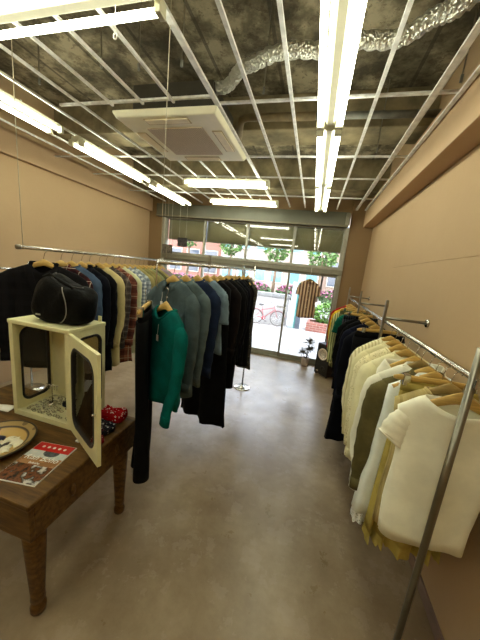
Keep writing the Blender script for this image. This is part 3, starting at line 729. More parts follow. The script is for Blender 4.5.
RG(1.12, 0, 'cream white short sleeved tee nearest on the right rail', 'white_tee', name='tee_shirt', cat='tee shirt', L=.635, sw=.195, hem=.155, sleeve='short', collar='none', placket=False, cuff=False, neckdrop=.03, nw=.11, sr=.048, fold=.008, short=.10, d=.028, splay=.01)

# striped shirt on the glass door
garment('shirt', 'brown striped short sleeved shirt hung before the glass door', 'shirt', (-.05, 5.27, 1.74), RD(2), C['tan_stripe'], L=.72, sw=.158, sleeve='short', cuff=False, sr=.058, short=.20, hanger='d', placket=True, buttons=5, group=None, hlabel='wooden hanger holding the brown striped shirt at the door')
wire([(-.05, 5.27, 1.751), (-.05, 5.272, 1.80), (-.05, 5.283, 1.88)], 'short white cord holding the brown striped shirt', 'hanging_wire', .003, M['white_plain'])

# ------------------------------------------------------------------ table
TZ = .70
tb = thing('wooden_table', 'dark brown wooden table with deep apron and turned legs', 'table', (-1.54, 1.04, 0))
hx, hy = .56, .36
G().bb(-hx, hx, -hy, hy, TZ-.03, TZ).build('tabletop', M['wood'], tb, bevel=.008)
ap = G().bb(hx-.035, hx-.012, -hy+.035, hy-.035, TZ-.20, TZ-.03).build('apron', M['wood'], tb, bevel=.003)
for yy in (-.14, .17):
    G().lathe([(.001, 0), (.016, .0), (.020, .006), (.013, .014), (.001, .016)], (0, 0, 0), 14).build('knob', M['wood'], ap, True, M=Matrix.Translation((hx-.012, yy, TZ-.11)) @ Matrix.Rotation(pi/2, 4, 'Y') @ Matrix.Diagonal((1.8, .8, 1, 1)))
G().bb(-hx+.012, -hx+.035, -hy+.035, hy-.035, TZ-.20, TZ-.03).build('apron', M['wood'], tb, bevel=.003)
G().bb(-hx+.012, hx-.012, -hy+.012, -hy+.035, TZ-.20, TZ-.03).build('apron', M['wood'], tb, bevel=.003)
G().bb(-hx+.012, hx-.012, hy-.035, hy-.012, TZ-.20, TZ-.03).build('apron', M['wood'], tb, bevel=.003)
leg = [(.001, 0), (.024, .0), (.033, .012), (.035, .04), (.027, .062), (.025, .068), (.032, .082), (.030, .11), (.039, .28), (.046, .42), (.047, .46), (.038, .475), (.050, .49), (.050, TZ-.03)]
for sx in (-1, 1):
    for sy in (-1, 1):
        G().lathe(leg, (sx*(hx-.075), sy*(hy-.075), 0), 20).build('leg', M['wood'], tb, True)

# display cabinet ------------------------------------------------
CX0, CX1, CY0, CY1, CZ1 = -1.69, -1.245, 1.13, 1.345, 1.315
CY1 = 1.40
cb = thing('display_cabinet', 'cream metal glass display cabinet with its door swung open', 'cabinet', (CX0, CY0, TZ))
W, D, HH = CX1-CX0, CY1-CY0, CZ1-TZ
def panel(w, h, mx, my0, my1, rad, th):
    """frame in the XZ plane, window from mx to w-mx, my0 to h-my1"""
    n = 12; inner = []
    for cx, cz, a0 in ((w-mx-rad, h-my1-rad, 0), (mx+rad, h-my1-rad, 90), (mx+rad, my0+rad, 180), (w-mx-rad, my0+rad, 270)):
        for i in range(n+1): inner.append((cx+rad*cos(RD(a0+90*i/n)), cz+rad*sin(RD(a0+90*i/n))))
    outer = []
    corners = ((w, h), (0, h), (0, 0), (w, 0))
    for k in range(4):
        for i in range(n+1):
            q = i/n
            ix, iz = inner[k*(n+1)+i]
            cx, cz = corners[k]
            if k == 0: o_ = (w, iz+(h-iz)*min(1, q*2)) if q <= .5 else (w-(w-ix)*(q*2-1), h)
            elif k == 1: o_ = (ix*(1-min(1, q*2)), h) if q <= .5 else (0, h-(h-iz)*(q*2-1))
            elif k == 2: o_ = (0, iz*(1-q*2)) if q <= .5 else (ix*(q*2-1), 0)
            else: o_ = (ix+(w-ix)*(q*2), 0) if q <= .5 else (w, iz*(q*2-1))
            outer.append(o_)
    m = len(inner); vs = []
    for y in (0, th):
        vs += [(x, y, z) for x, z in inner]; vs += [(x, y, z) for x, z in outer]
    fs = []
    for i in range(m):
        j = (i+1) % m
        fs += [(i, j, m+j, m+i), (2*m+j, 2*m+i, 3*m+i, 3*m+j), (j, i, 2*m+i, 2*m+j), (m+i, m+j, 3*m+j, 3*m+i)]
    return G().add(vs, fs), [(x, th/2, z) for x, z in inner]
cm_ = M['cream_metal']
G().bb(0, W, 0, D, 0, .02).build('floor_panel', cm_, cb, bevel=.003)
G().bb(-.004, W+.004, -.004, D+.004, HH-.025, HH).build('top_panel', cm_, cb, bevel=.005)
G().bb(.014, W-.014, D-.012, D, .02, HH-.025).build('back_panel', cm_, cb)
G().bb(0, .03, 0, .02, .02, HH-.025).build('front_upright', cm_, cb, bevel=.002)
G().bb(W-.03, W, 0, .02, .02, HH-.025).build('front_upright', cm_, cb, bevel=.002)
G().bb(.03, W-.03, 0, .02, .02, .035).build('front_sill', cm_, cb)
for nm, xx in (('left', 0.0), ('right', W-.014)):
    pg, inner = panel(D-.02, HH-.045, .035, .045, .045, .05, .014)
    MM = Matrix.Translation((xx+.014 if True else 0, .02, .02)) @ Matrix.Rotation(pi/2, 4, 'Z')
    sp_ = pg.build('side_panel', cm_, cb, M=MM)
    G().tube(inner, .010, 8, ry=.012, closed=True, up=(0, 1, 0)).build('gasket', M['black_rubber'], sp_, True, M=MM)
    G().bb(.03, D-.05, .005, .009, .03, HH-.075).build('pane', M['cab_glass'], sp_, M=MM)
G().bb(W-.05, W-.025, D-.006, D+.0, HH, HH+.035).build('hanging_tab', cm_, cb, bevel=.002)
# open door: hinge on right front upright
hx_, hy_ = CX1, CY0
dv = Vector((-.892-CX1, .953-CY0, 0)); dv.normalize(); DW = .40
ang = math.atan2(dv.y, dv.x)
pg, inner = panel(DW, HH-.03, .045, .06, .06, .07, .018)
MM = Matrix.Translation((W+.004, -.006, .012)) @ Matrix.Rotation(ang, 4, 'Z')
dr = pg.build('door', cm_, cb, M=MM)
G().tube(inner, .011, 8, ry=.013, closed=True, up=(0, 1, 0)).build('gasket', M['black_rubber'], dr, True, M=MM)
G().bb(.04, DW-.04, .007, .011, .05, HH-.08).build('pane', M['cab_glass'], dr, M=MM)
G().ball((DW-.022, -.008, HH*.45), .009, 10, 6).build('knob', M['chrome'], dr, True, M=MM)
for z in (.02, HH-.10):
    G().cyl((0, .008, z), (0, .008, z+.06), .007, 10).build('hinge', M['chrome'], dr, True, M=MM)

# jewellery in the cabinet: rings, studs, chain stand
rg = G().tube([(.0095*cos(2*pi*i/14), .0095*sin(2*pi*i/14), 0) for i in range(14)], .0022, 6, closed=True)
ring0 = tag(rg.build('finger_ring', M['silver'], smooth=True), 'small silver ring lying loose on the cabinet floor', 'ring', 'silver rings on the cabinet floor')
lab_r = 'small silver ring lying loose on the cabinet floor'
st0 = G().ball((0, 0, 0), .008, 10, 6, (1, 1, .7)); st0.bb(-.014, .014, -.002, .002, -.004, 0)
stud0 = tag(st0.build('earring', M['silver'], smooth=True), 'small silver earring lying among the rings in the cabinet', 'earring', 'silver earrings on the cabinet floor')
pos = []
rnd = random.Random(3)
tries = 0
while len(pos) < 66 and tries < 4000:
    tries += 1
    p = (rnd.uniform(CX0+.045, CX1-.05), rnd.uniform(CY0+.04, CY1-.03))
    if p[0] > CX0+.265 and p[1] > CY0+.06: continue
    if (p[0]-CX0-.235)**2+(p[1]-CY0-.19)**2 < .062**2 or (p[0]-CX0-.12)**2+(p[1]-CY0-.16)**2 < .042**2: continue
    if all((p[0]-q[0])**2+(p[1]-q[1])**2 > .023**2 for q in pos): pos.append(p)
for i, p in enumerate(pos):
    if i % 3:
        rot = (rnd.uniform(-.15, .15), rnd.uniform(-.15, .15), 0)
        if i == 1: ring0.location = (*p, TZ+.0235); ring0.rotation_euler = rot
        else: copy_thing(ring0, (*p, TZ+.0235), rot=rot)
    else:
        if i == 0: stud0.location = (*p, TZ+.0262)
        else: copy_thing(stud0, (*p, TZ+.0262), rnd.uniform(0, 6))
pad = tag(G().grid(lambda a, b: (.05*cos(2*pi*a)*(1-b*.999)**.5 if b > .6 else .05*cos(2*pi*a), .04*sin(2*pi*a)*(1-b*.999)**.5 if b > .6 else .04*sin(2*pi*a), b*.022), 24, 6, True).build('ring_pad', mat('black_velvet', (20, 20, 24), .95), smooth=True), 'small black velvet ring pad inside the cabinet', 'pad')
pad.location = (CX0+.235, CY0+.19, TZ+.0205)
jt = thing('jewellery_stand', 'small silver jewellery stand with dangling earrings at left of cabinet', 'stand', (CX0+.12, CY0+.16, TZ+.0205))
G().lathe([(.001, 0), (.03, 0), (.03, .004), (.004, .008)], (0, 0, 0), 16).build('base', M['silver'], jt, True)
G().cyl((0, 0, .006), (0, 0, .14), .003, 8).build('post', M['silver'], jt, True)
G().cyl((-.05, 0, .13), (.05, 0, .13), .002, 8).build('crossbar', M['silver'], jt, True)
for x in (-.04, -.02, .02, .04):
    G().tube([(x+.004*cos(a), 0, .113+.015*sin(a)) for a in [2*pi*i/10 for i in range(10)]], .0012, 5, closed=True).build('earring', M['silver'], jt, True)

# bag on top
BX, BY, BZ = -1.40, 1.26, CZ1
bag = thing('holdall_bag', 'slouchy black fabric holdall bag on top of the cabinet', 'bag', (BX, BY, BZ))
bagm = fabric('black_bag_nylon', (7, 7, 6), rough=.7, bump=.6)
def bg(a, b):
    th = 2*pi*a; ph = -pi/2+pi*b
    cz = sin(ph); cc = abs(cos(ph))**.36
    x = .198*math.copysign(abs(cos(th))**.75, cos(th))*cc; y = .105*math.copysign(abs(sin(th))**.8, sin(th))*cc
    z = .125+.125*math.copysign(abs(cz)**.7, cz)
    if cz > 0: z += (-.20*x-.01)*cz + .02*cz*math.exp(-((x+.13)/.05)**2)
    y += .012*sin(17*x+11*z)*cc+.006*sin(41*x-23*z); z += (.008*sin(31*x+4)+.006*sin(60*y))*max(0, cz)
    x += .16*max(0, z)-.012
    return Vector((x, y, max(.0, z)))
G().grid(bg, 48, 26, True).build('body', bagm, bag, True)
pip = [bg(.775+.02*sin(i/24*pi), .14+.70*i/24)+Vector((.02*sin(i/24*pi), -.002, 0)) for a in [0] for i in range(25)]
G().tube(pip, .0026, 6).build('piping', mat('grey_piping', (150, 148, 138), .6), bag, True)
lg = bg(.69, .34)
G().box(lg+Vector((0, -.004, 0)), (.032, .004, .009)).build('maker_badge', mat('badge_grey', (150, 148, 140), .4), bag)
G().tube([bg(.60, .80)+Vector((0, -.004, 0)), bg(.63, .90)+Vector((0, 0, .012)), bg(.70, .95)+Vector((0, 0, .012)), bg(.82, .93)+Vector((0, 0, .008)), bg(.86, .84)+Vector((0, -.004, 0))], .010, 8, ry=.004).build('carry_strap', bagm, bag, True)
G().tube([bg(.5+.5*i/14, .93)+Vector((0, 0, .003)) for i in range(15)], .005, 6).build('zip', M['black_plastic'], bag, True)

# plate of shells -------------------------------------------------
PX, PY = -1.475, .885
pl = thing('shallow_dish', 'round tan patterned dish holding white shells and trinkets', 'dish', (PX, PY, TZ))
def dish_mat():
    k = NT('tan_glazed_dish'); c = k.coords(); sp = k.new('ShaderNodeSeparateXYZ'); k.link(c, sp.inputs[0])
    r_ = k.math('SQRT', k.math('ADD', k.math('MULTIPLY', sp.outputs[0], sp.outputs[0]), k.math('MULTIPLY', sp.outputs[1], sp.outputs[1])))
    col = k.ramp(r_, [(0, rgba((196, 164, 98))), (.130, rgba((186, 152, 84))), (.134, rgba((50, 34, 18))), (.141, rgba((50, 34, 18))), (.145, rgba((160, 134, 82))), (.2, rgba((138, 114, 72)))])
    v = k.new('ShaderNodeTexVoronoi'); v.inputs['Scale'].default_value = 14; k.link(c, v.inputs['Vector'])
    col = k.mix(k.math('MULTIPLY', k.math('LESS_THAN', v.outputs['Distance'], .22), .7), col, rgba((74, 54, 26)))
    k.link(col, k.b.inputs['Base Color']); k.b.inputs['Roughness'].default_value = .35; return k.m
G().lathe([(.001, 0), (.085, 0), (.13, .012), (.175, .030), (.178, .034), (.173, .036), (.13, .018), (.085, .008), (.001, .007)], (0, 0, 0), 48).build('bowl', dish_mat(), pl, True)
G().tube([(.175*cos(2*pi*i/48), .175*sin(2*pi*i/48), .034) for i in range(48)], .005, 6, closed=True).build('rim', mat('dark_rim', (52, 40, 24), .5), pl, True)
shm = mat('white_shell', (228, 222, 198), .4, 0, .08, 40)
def shell(loc, rz, s, lb, m):
    t = thing('seashell', lb, 'shell', loc, rz, 'shells and trinkets in the dish')
    g = G().grid(lambda a, b: ((.03*sin(pi*(a-.5)*1.5)*b+.0)*s, (-.02+.045*b*cos(pi*(a-.5)*1.2))*s, (.011*sin(pi*min(1, b*.9+.1))*(1-.5*abs(a-.5))+.0012*sin(60*a)*b)*s), 22, 7)
    g.build('shell_body', m, t, True, solid=.0015); return t
items = [((.095, .045), 'large white scallop shell at right of the dish', 1.0, shm), ((.088, -.03), 'white shell nearest the magazine side of the dish', .9, shm), ((.055, .06), 'small white shell at back of the dish', .7, shm),
         ((.03, -.02), 'mottled grey shell at middle of the dish', .8, mat('grey_shell', (130, 122, 112), .4, 0, .4, 60)), ((.07, -.09), 'pale striped shell at front of the dish', .8, mat('striped_shell', (196, 178, 140), .4, 0, .4, 60)),
         ((-.03, .04), 'navy blue shell brooch in the dish', .9, mat('navy_glaze', (24, 28, 62), .3)), ((.0, -.10), 'pinkish orange shell at near edge of the dish', .9, mat('orange_shell', (206, 134, 96), .4, 0, .2, 40)),
         ((.055, .01), 'dark brown shell between the white ones', .7, mat('brown_shell', (60, 46, 40), .4, 0, .3, 40)), ((-.08, -.03), 'cream shell at left of the dish', .9, shm)]
for i, ((x, y), lb, s, m) in enumerate(items):
    q = math.hypot(x, y); shell((PX+x, PY+y, TZ+(.0085 if q < .085 else .013)), i*1.3, s*1.15, lb, m)
for x, y in ((.06, -.055), (.075, .005), (.02, .055), (.025, .02), (.0, -.055), (-.02, -.01)):
    i += 1; shell((PX+x, PY+y, TZ+(.0085 if math.hypot(x, y) < .085 else .013)), i*1.9, .85, 'small pale shell heaped in the middle of the dish', shm)
# magazine
mg = thing('magazine', 'glossy magazine with red top band and brown cover photo', 'magazine', (-1.172, .878, TZ))
ux = Vector((-1.10+1.305, 1.02-.99, 0)).normalized(); uy = Vector((-ux.y, ux.x, 0))
mg.rotation_euler = (0, 0, math.atan2(ux.y, ux.x)); mw, mh = .208, .262
G().bb(-mw/2, mw/2, -mh/2, mh/2, 0, .006).build('pages', M['white_plain'], mg, bevel=.001)
def cover():
    k = NT('cover_print'); c = k.coords(); n = k.noise(c, 22, 3); n2 = k.noise(c, 60, 3)
    sp = k.new('ShaderNodeSeparateXYZ'); k.link(c, sp.inputs[0]); y = sp.outputs[1]
    low = k.ramp(n, [(.35, rgba((50, 36, 26))), (.48, rgba((120, 70, 40))), (.56, rgba((60, 50, 34))), (.66, rgba((206, 200, 190)))])
    top = k.ramp(n2, [(.35, rgba((196, 204, 200))), (.6, rgba((214, 214, 202)))])
    midc = k.mix(k.math('GREATER_THAN', n, .5), rgba((172, 128, 86)), rgba((150, 108, 70)))
    col = k.mix(k.math('GREATER_THAN', y, -.025), low, midc); col = k.mix(k.math('GREATER_THAN', k.math('ADD', y, k.math('MULTIPLY', n, .04)), .045), col, top)
    k.link(col, k.b.inputs['Base Color']); k.b.inputs['Roughness'].default_value = .25; return k.m
cv = G().bb(-mw/2+.002, mw/2-.002, -mh/2+.002, mh/2-.002, .006, .0068).build('cover', cover(), mg)
G().bb(-mw/2+.004, mw/2-.004, mh/2-.06, mh/2-.004, .0068, .0074).build('red_band', mat('red_print', (196, 24, 18), .3), cv)
def text(s, size, loc, parent, m, shear=.0, name='lettering'):
    cu = bpy.data.curves.new(name, 'FONT'); cu.body = s; cu.size = size; cu.align_x = 'CENTER'; cu.align_y = 'CENTER'; cu.shear = shear; cu.extrude = .0003
    o_ = bpy.data.objects.new(name, cu); COL.objects.link(o_); cu.materials.append(m)
    bpy.context.view_layer.update()
    me = bpy.data.meshes.new_from_object(o_.evaluated_get(bpy.context.evaluated_depsgraph_get()))
    bpy.data.objects.remove(o_); q = bpy.data.objects.new(name, me); COL.objects.link(q); q.location = loc; q.parent = parent
    if not me.materials: me.materials.append(m)
    return q
text('Rish Boho', .043, (.0, .018, .0073), cv, M['white_plain'], .25, 'title')
text('boboho', .018, (-.01, -.014, .0073), cv, M['white_plain'], 0, 'subtitle')
for i in range(5): G().cyl((-.06+i*.03, mh/2-.032, .0074), (-.06+i*.03, mh/2-.032, .0078), .008, 10).build('white_mark', M['white_plain'], cv)
hillg = G().cyl((0.01, .062, .0068), (.01, .062, .0072), .026, 20); hillg.build('printed_figure', mat('grey_print', (86, 92, 92), .3, 0, .5, 60), cv, M=Matrix.Diagonal((1.6, 1, 1, 1)))
# papers behind dish
pp = tag(G().grid(lambda a, b: (-1.93+a*.20, 1.10+b*.055+.02*a, TZ+.004+.012*abs(sin(3*a+2))*b), 12, 4).build('paper_slip', M['white_plain'], smooth=True, solid=.001), 'white paper slip lying behind the dish', 'paper')
kb = tag(G().bb(-.012, .012, -.008, .008, 0, .010).build('small_catch', M['white_plain'], bevel=.002), 'small white catch lying below the open cabinet door', 'catch'); kb.location = (-1.13, 1.07, TZ)

# bandanas
def paisley(name, c, c2, c3):
    return fabric(name, c, 'print', c2, c3, s=55, rough=.8)
def fold_pile(name, lb, loc, rz, sx, sy, sz, m, seed=0):
    t = thing(name, lb, 'bandana', loc, rz, 'folded bandanas on the table corner')
    def ff(a, b):
        th = 2*pi*a; ph = -pi/2+pi*b; cc = abs(cos(ph))**.35; s_ = sin(ph)
        return Vector((sx*math.copysign(abs(cos(th))**.45, cos(th))*cc, sy*math.copysign(abs(sin(th))**.45, sin(th))*cc, max(0, sz*(.5+.5*math.copysign(abs(s_)**.6, s_))+.010*sin(30*cos(th)*sx*6+seed)*cc*max(0, s_)+.008*sin(th*3+seed)*max(0, s_))))
    G().grid(ff, 44, 14, True).build('cloth', m, t, True)
    G().tube([ff(.5+.5*i/20, .62)+Vector((0, -.001, 0)) for i in range(21)], .004, 6).build('folded_edge', m, t, True); return t
RED = paisley('red_bandana', (170, 16, 26), (214, 180, 176), (40, 10, 20)); NAV = paisley('navy_bandana', (26, 26, 36), (176, 174, 172), (120, 40, 46))
fold_pile('folded_bandana', 'bright red paisley bandana folded on far table corner', (-1.115, 1.325, TZ), RD(8), .085, .055, .065, RED)
fold_pile('folded_bandana', 'navy and white paisley bandana beside the open door', (-1.095, 1.205, TZ), RD(80), .052, .075, .042, NAV, 2)
fold_pile('folded_bandana', 'dark red bandana seen through the open door glass', (-1.055, 1.105, TZ), RD(-20), .06, .038, .03, paisley('dark_red_bandana', (140, 20, 28), (200, 160, 156), (30, 10, 16)), 4)
doi = thing('lace_bundle', 'crumpled cream lace bundle at right inside the cabinet', 'lace', (-1.335, 1.275, TZ+.0205))
G().grid(lambda a, b: Vector((.058*cos(2*pi*a)*abs(cos(-pi/2+pi*b))**.6, .068*sin(2*pi*a)*abs(cos(-pi/2+pi*b))**.6, .05+.05*sin(-pi/2+pi*b)+.008*sin(9*2*pi*a)*sin(pi*b))), 60, 14, True).build('body', fabric('cream_doily', (210, 200, 160), 'lace', (150, 140, 104), s=24), doi, True)
G().grid(lambda a, b: Vector(((.055+.012*b)*cos(2*pi*a), (.064+.012*b)*sin(2*pi*a), .012-.006*b+.003*sin(24*pi*a)*b)), 80, 3, True).build('ruffle', C['cream_lace'], doi, True, solid=.001)

# ------------------------------------------------------------------ plant and speaker by the door
px_, py_ = .09, 5.16
pot = thing('spiky_plant', 'spiky dark tufted plant in a white pot by the door', 'plant', (px_, py_, 0))
pt_ = G().lathe([(.001, 0), (.055, 0), (.065, .02), (.075, .15), (.078, .155), (.066, .155), (.06, .13), (.001, .13)], (0, 0, 0), 24).build('pot', mat('pale_pot', (214, 196, 184), .5), pot, True)
G().lathe([(.001, .128), (.062, .13), (.001, .138)], (0, 0, 0), 16).build('soil', mat('soil', (52, 40, 30), .95), pt_)
lfm = mat('dark_spike_leaf', (84, 80, 72), .6, 0, .3)
rnd = random.Random(5)
for (cx, cy, cz) in ((.03, .02, .46), (.05, -.01, .33), (-.06, -.02, .26)):
    stm = G().tube([(cx*.2, cy*.2, .13), (cx*.6, cy*.6, .13+(cz-.13)*.5), (cx, cy, cz)], .007, 8).build('stem', mat('plant_stem', (92, 84, 60), .7), pot, True)
    g = G().ball((cx, cy, cz), .012, 8, 6)
    for k in range(80):
        a = rnd.uniform(0, 2*pi); e = math.asin(rnd.uniform(-.55, 1)); l = rnd.uniform(.10, .17)
        dirv = Vector((cos(a)*cos(e), sin(a)*cos(e), sin(e)))
        c0 = Vector((cx, cy, cz)); g.tube([c0+dirv*.012, c0+dirv*l*.5+Vector((0, 0, .004)), c0+dirv*l+Vector((0, 0, -.012))], [.0035, .003, .0008], 4)
    g.build('leaf_tuft', lfm, pot)
sp = thing('floor_speaker', 'dark wood floor speaker with pale cone beside the doorway', 'speaker', (.47, 4.84, 0), RD(-45))
# local: front is -Y after rotation facing the room
spm = mat('speaker_veneer', (44, 30, 22), .45, 0, .25, 6, 0, None, (1, 1, 8))
G().bb(-.15, .15, -.14, .14, .02, .58).build('box', spm, sp, bevel=.006)
G().bb(-.14, .14, -.146, -.14, .03, .57).build('front_baffle', M['black_plastic'], sp)
RXM = Matrix.Translation((0, -.146, .40)) @ Matrix.Rotation(pi/2, 4, 'X')
w_ = G().lathe([(.105, 0), (.105, .008), (.09, .010), (.085, .004), (.04, -.025), (.001, -.028)], (0, 0, 0), 28).build('woofer_cone', mat('pale_paper_cone', (246, 230, 212), .7), sp, True, M=RXM)
G().lathe([(.032, -.020), (.026, -.006), (.001, .0)], (0, 0, 0), 20).build('dust_cap', M['black_plastic'], w_, True, M=RXM)
RXM2 = Matrix.Translation((.04, -.146, .14)) @ Matrix.Rotation(pi/2, 4, 'X')
G().lathe([(.05, 0), (.05, .006), (.038, .006), (.001, -.006)], (0, 0, 0), 20).build('tweeter', M['black_plastic'], sp, True, M=RXM2)
G().bb(-.10, -.05, -.149, -.146, .07, .09).build('badge', M['chrome'], sp)
for sx in (-1, 1):
    for sy in (-1, 1): G().cyl((sx*.12, sy*.11, 0), (sx*.12, sy*.11, .02), .016, 10).build('foot', M['black_plastic'], sp)

# ------------------------------------------------------------------ street outside
def paving():
    k = NT('pale_paving'); c = k.coords(); b = k.new('ShaderNodeTexBrick'); b.inputs['Scale'].default_value = 1; b.inputs['Brick Width'].default_value = .6; b.inputs['Row Height'].default_value = .3
    b.inputs['Mortar Size'].default_value = .012; b.inputs['Color1'].default_value = rgba((118, 116, 112)); b.inputs['Color2'].default_value = rgba((106, 104, 99)); b.inputs['Mortar'].default_value = rgba((66, 64, 60))
    k.link(c, b.inputs['Vector']); k.link(b.outputs[0], k.b.inputs['Base Color']); k.b.inputs['Roughness'].default_value = .7; return k.m
struct(G().bb(-14, 12, YF+.12, 9.2, -.15, -.03).build('pavement', paving()), 'pale tiled pavement outside the shop')
struct(G().bb(-40, 40, 9.2, 17, -.3, -.12).build('road', mat('asphalt', (100, 100, 100), .85, 0, .1, 30)), 'grey road beyond the pavement')
struct(G().bb(-40, 40, 17, 40, -.3, -.02).build('far_pavement', mat('far_paving', (118, 115, 110), .8)), 'far pavement across the road')
wl_ = thing('low_wall', 'low white wall with grey coping behind the red bicycle', 'wall', (-5.2, 9.0, -.03))
G().bb(-4.4, 4.55, -.08, .08, 0, .92).build('wall_body', mat('white_render', (132, 132, 130), .8, 0, .04), wl_)
G().bb(-4.42, 4.57, -.11, .11, .92, 1.04).build('coping', mat('grey_coping', (98, 100, 99), .8), wl_, bevel=.01)
# street post with teal edge
pst = thing('street_signboard', 'pale upright street signboard with teal edge and pink tag', 'signboard', (-.42, 8.75, -.03))
G().bb(-.16, .02, -.03, .03, 0, 1.5).build('panel', mat('pale_panel', (130, 142, 146), .5), pst, bevel=.005)
G().bb(.02, .06, -.03, .03, 0, 1.5).build('teal_edge', mat('teal_edge', (16, 92, 86), .5), pst)
G().bb(.06, .22, -.025, .025, 0, 1.5).build('grey_post', mat('grey_post', (56, 64, 74), .5), pst)
G().bb(.13, .20, -.06, -.03, .50, .80).build('pink_tag', mat('pink_tag', (140, 48, 70), .5), pst, bevel=.01)
# brick planter + shrub
def brickm():
    k = NT('red_brick'); c = k.coords(); b = k.new('ShaderNodeTexBrick'); b.inputs['Scale'].default_value = 1; b.inputs['Brick Width'].default_value = .21; b.inputs['Row Height'].default_value = .07
    b.inputs['Mortar Size'].default_value = .008; b.inputs['Color1'].default_value = rgba((112, 58, 46)); b.inputs['Color2'].default_value = rgba((96, 48, 38)); b.inputs['Mortar'].default_value = rgba((120, 106, 96))
    mp = k.new('ShaderNodeMapping'); mp.inputs['Rotation'].default_value = (pi/2, 0, 0); k.link(c, mp.inputs[0])
    k.link(mp.outputs[0], b.inputs['Vector']); k.link(b.outputs[0], k.b.inputs['Base Color']); k.b.inputs['Roughness'].default_value = .85; return k.m
plt = thing('brick_planter', 'red brick planter outside the right hand door', 'planter', (.85, 8.95, -.03))
for a, b, c, d_ in ((-.85, .95, -.33, -.23), (-.85, .95, .23, .33), (-.85, -.75, -.23, .23), (.85, .95, -.23, .23)): G().bb(a, b, c, d_, 0, .30).build('brick_side', brickm(), plt, bevel=.004)
G().bb(-.75, .85, -.23, .23, .02, .24).build('soil', mat('planter_soil', (70, 54, 38), .95), plt)
def leaf_cloud(center, rad, n, size, rnd):
    g = G()
    for k in range(n):
        a = rnd.uniform(0, 2*pi); e = math.asin(rnd.uniform(-1, 1)); q = rnd.uniform(.55, 1)**.5
        p = Vector((center[0]+rad[0]*q*cos(a)*cos(e), center[1]+rad[1]*q*sin(a)*cos(e), center[2]+rad[2]*q*sin(e)))
        R = Matrix.Rotation(rnd.uniform(0, 6.28), 3, 'Z') @ Matrix.Rotation(rnd.uniform(-1, 1), 3, 'X') @ Matrix.Rotation(rnd.uniform(-1, 1), 3, 'Y')
        s = size*rnd.uniform(.7, 1.3)
        g.add([p+R @ Vector(v) for v in ((-s, 0, 0), (0, -s*.5, .1*s), (s, 0, 0), (0, s*.5, .1*s))], [(0, 1, 2, 3)])
    return g
rnd = random.Random(11)
shr = thing('shrub', 'bright green shrub growing in the brick planter', 'shrub', (.65, 8.95, .21))
leaf_cloud((0, 0, .36), (.52, .26, .36), 1500, .05, rnd).build('foliage', mat('bright_leaf', (70, 108, 30), .6, 0, .35, 6), shr)
for x in (-.2, 0, .2): G().cyl((x*.6, 0, 0), (x, 0, .35), .015, 6).build('stem', mat('shrub_stem', (86, 66, 40), .8), shr)
# azalea hedge strips and trees across the road
for i in range(6):
    x = -11.5+i*2.6; t = thing('azalea_bush', 'pink flowering azalea bush across the road, '+['far left', 'left', 'left of the bicycle', 'behind the bicycle', 'behind the glass door', 'right'][i], 'bush', (x, 17.6, -.02), 0, 'azalea bushes across the road')
    leaf_cloud((0, 0, .47), (1.12, .45, .45), 900, .12, rnd).build('leaves', mat('hedge_leaf', (62, 86, 46), .7, 0, .3, 3), t)
    leaf_cloud((0, -.12, .66), (1.08, .45, .3), 260, .09, rnd).build('blossom', mat('pink_blossom', (128, 66, 96), .7, 0, .2, 3), t)
for i, (x, h) in enumerate(((-9.2, 6.2), (-5.9, 5.5), (-2.6, 5.2), (.4, 4.6), (-12.3, 6.0))):
    t = thing('street_tree', 'leafy green street tree across the road, '+['second from left', 'middle', 'beyond the third transom window', 'beyond the striped shirt', 'farthest left'][i], 'tree', (x, 18.6, -.02), 0, 'street trees across the road')
    G().tube([(0, 0, 0), (.05, 0, h*.4), (0, .05, h*.7)], [.12, .09, .05], 8).build('trunk', mat('bark', (96, 80, 62), .9), t, True)
    leaf_cloud((0, 0, h*.72), (1.0, .8, h*.28), 800, .15, rnd).build('crown', mat('tree_leaf', (72, 102, 46), .7, 0, .35, 2), t)
def facade(name, lb, x0, x1, y, h, mw_, cols, rows, glassc, z0=.6):
    t = thing(name, lb, 'building', ((x0+x1)/2, y, -.02)); w = (x1-x0)/2
    G().bb(-w, w, 0, 6, 0, h).build('facade_wall', mw_, t)
    sx = 2*w/cols; sz = (h-z0)/rows
    for i in range(cols):
        for j in range(rows):
            a = -w+sx*i+sx*.14; b = z0+sz*j+sz*.12
            wf = G().bb(a, a+sx*.72, -.06, .0, b, b+sz*.72).build('window', M['alu_light'], t)
            G().bb(a+.06, a+sx*.72-.06, -.075, -.06, b+.06, b+sz*.72-.06).build('pane', glassc, wf)
    G().bb(-w-.05, w+.05, -.15, 0, h-.25, h).build('parapet', mw_, t)
bgl = mat('sky_blue_glass', (86, 126, 138), .15, 0, .1, 1); bdk = mat('dark_glass', (52, 60, 70), .12, 0, .2, 1)
facade('building', 'pinkish brick building across the road at left', -17, -8.2, 23, 9, mat('pink_brick_wall', (112, 76, 64), .85, 0, .1, 3), 5, 3, bdk)
facade('building', 'pale building with wide blue windows across the road', -8.0, .6, 22.5, 8, mat('pale_facade', (128, 116, 106), .8, 0, .06, 3), 6, 3, bgl, .5)
facade('building', 'tan building across the road at right', .8, 9, 23, 9, mat('tan_facade', (106, 90, 78), .8, 0, .08, 3), 4, 3, bdk)

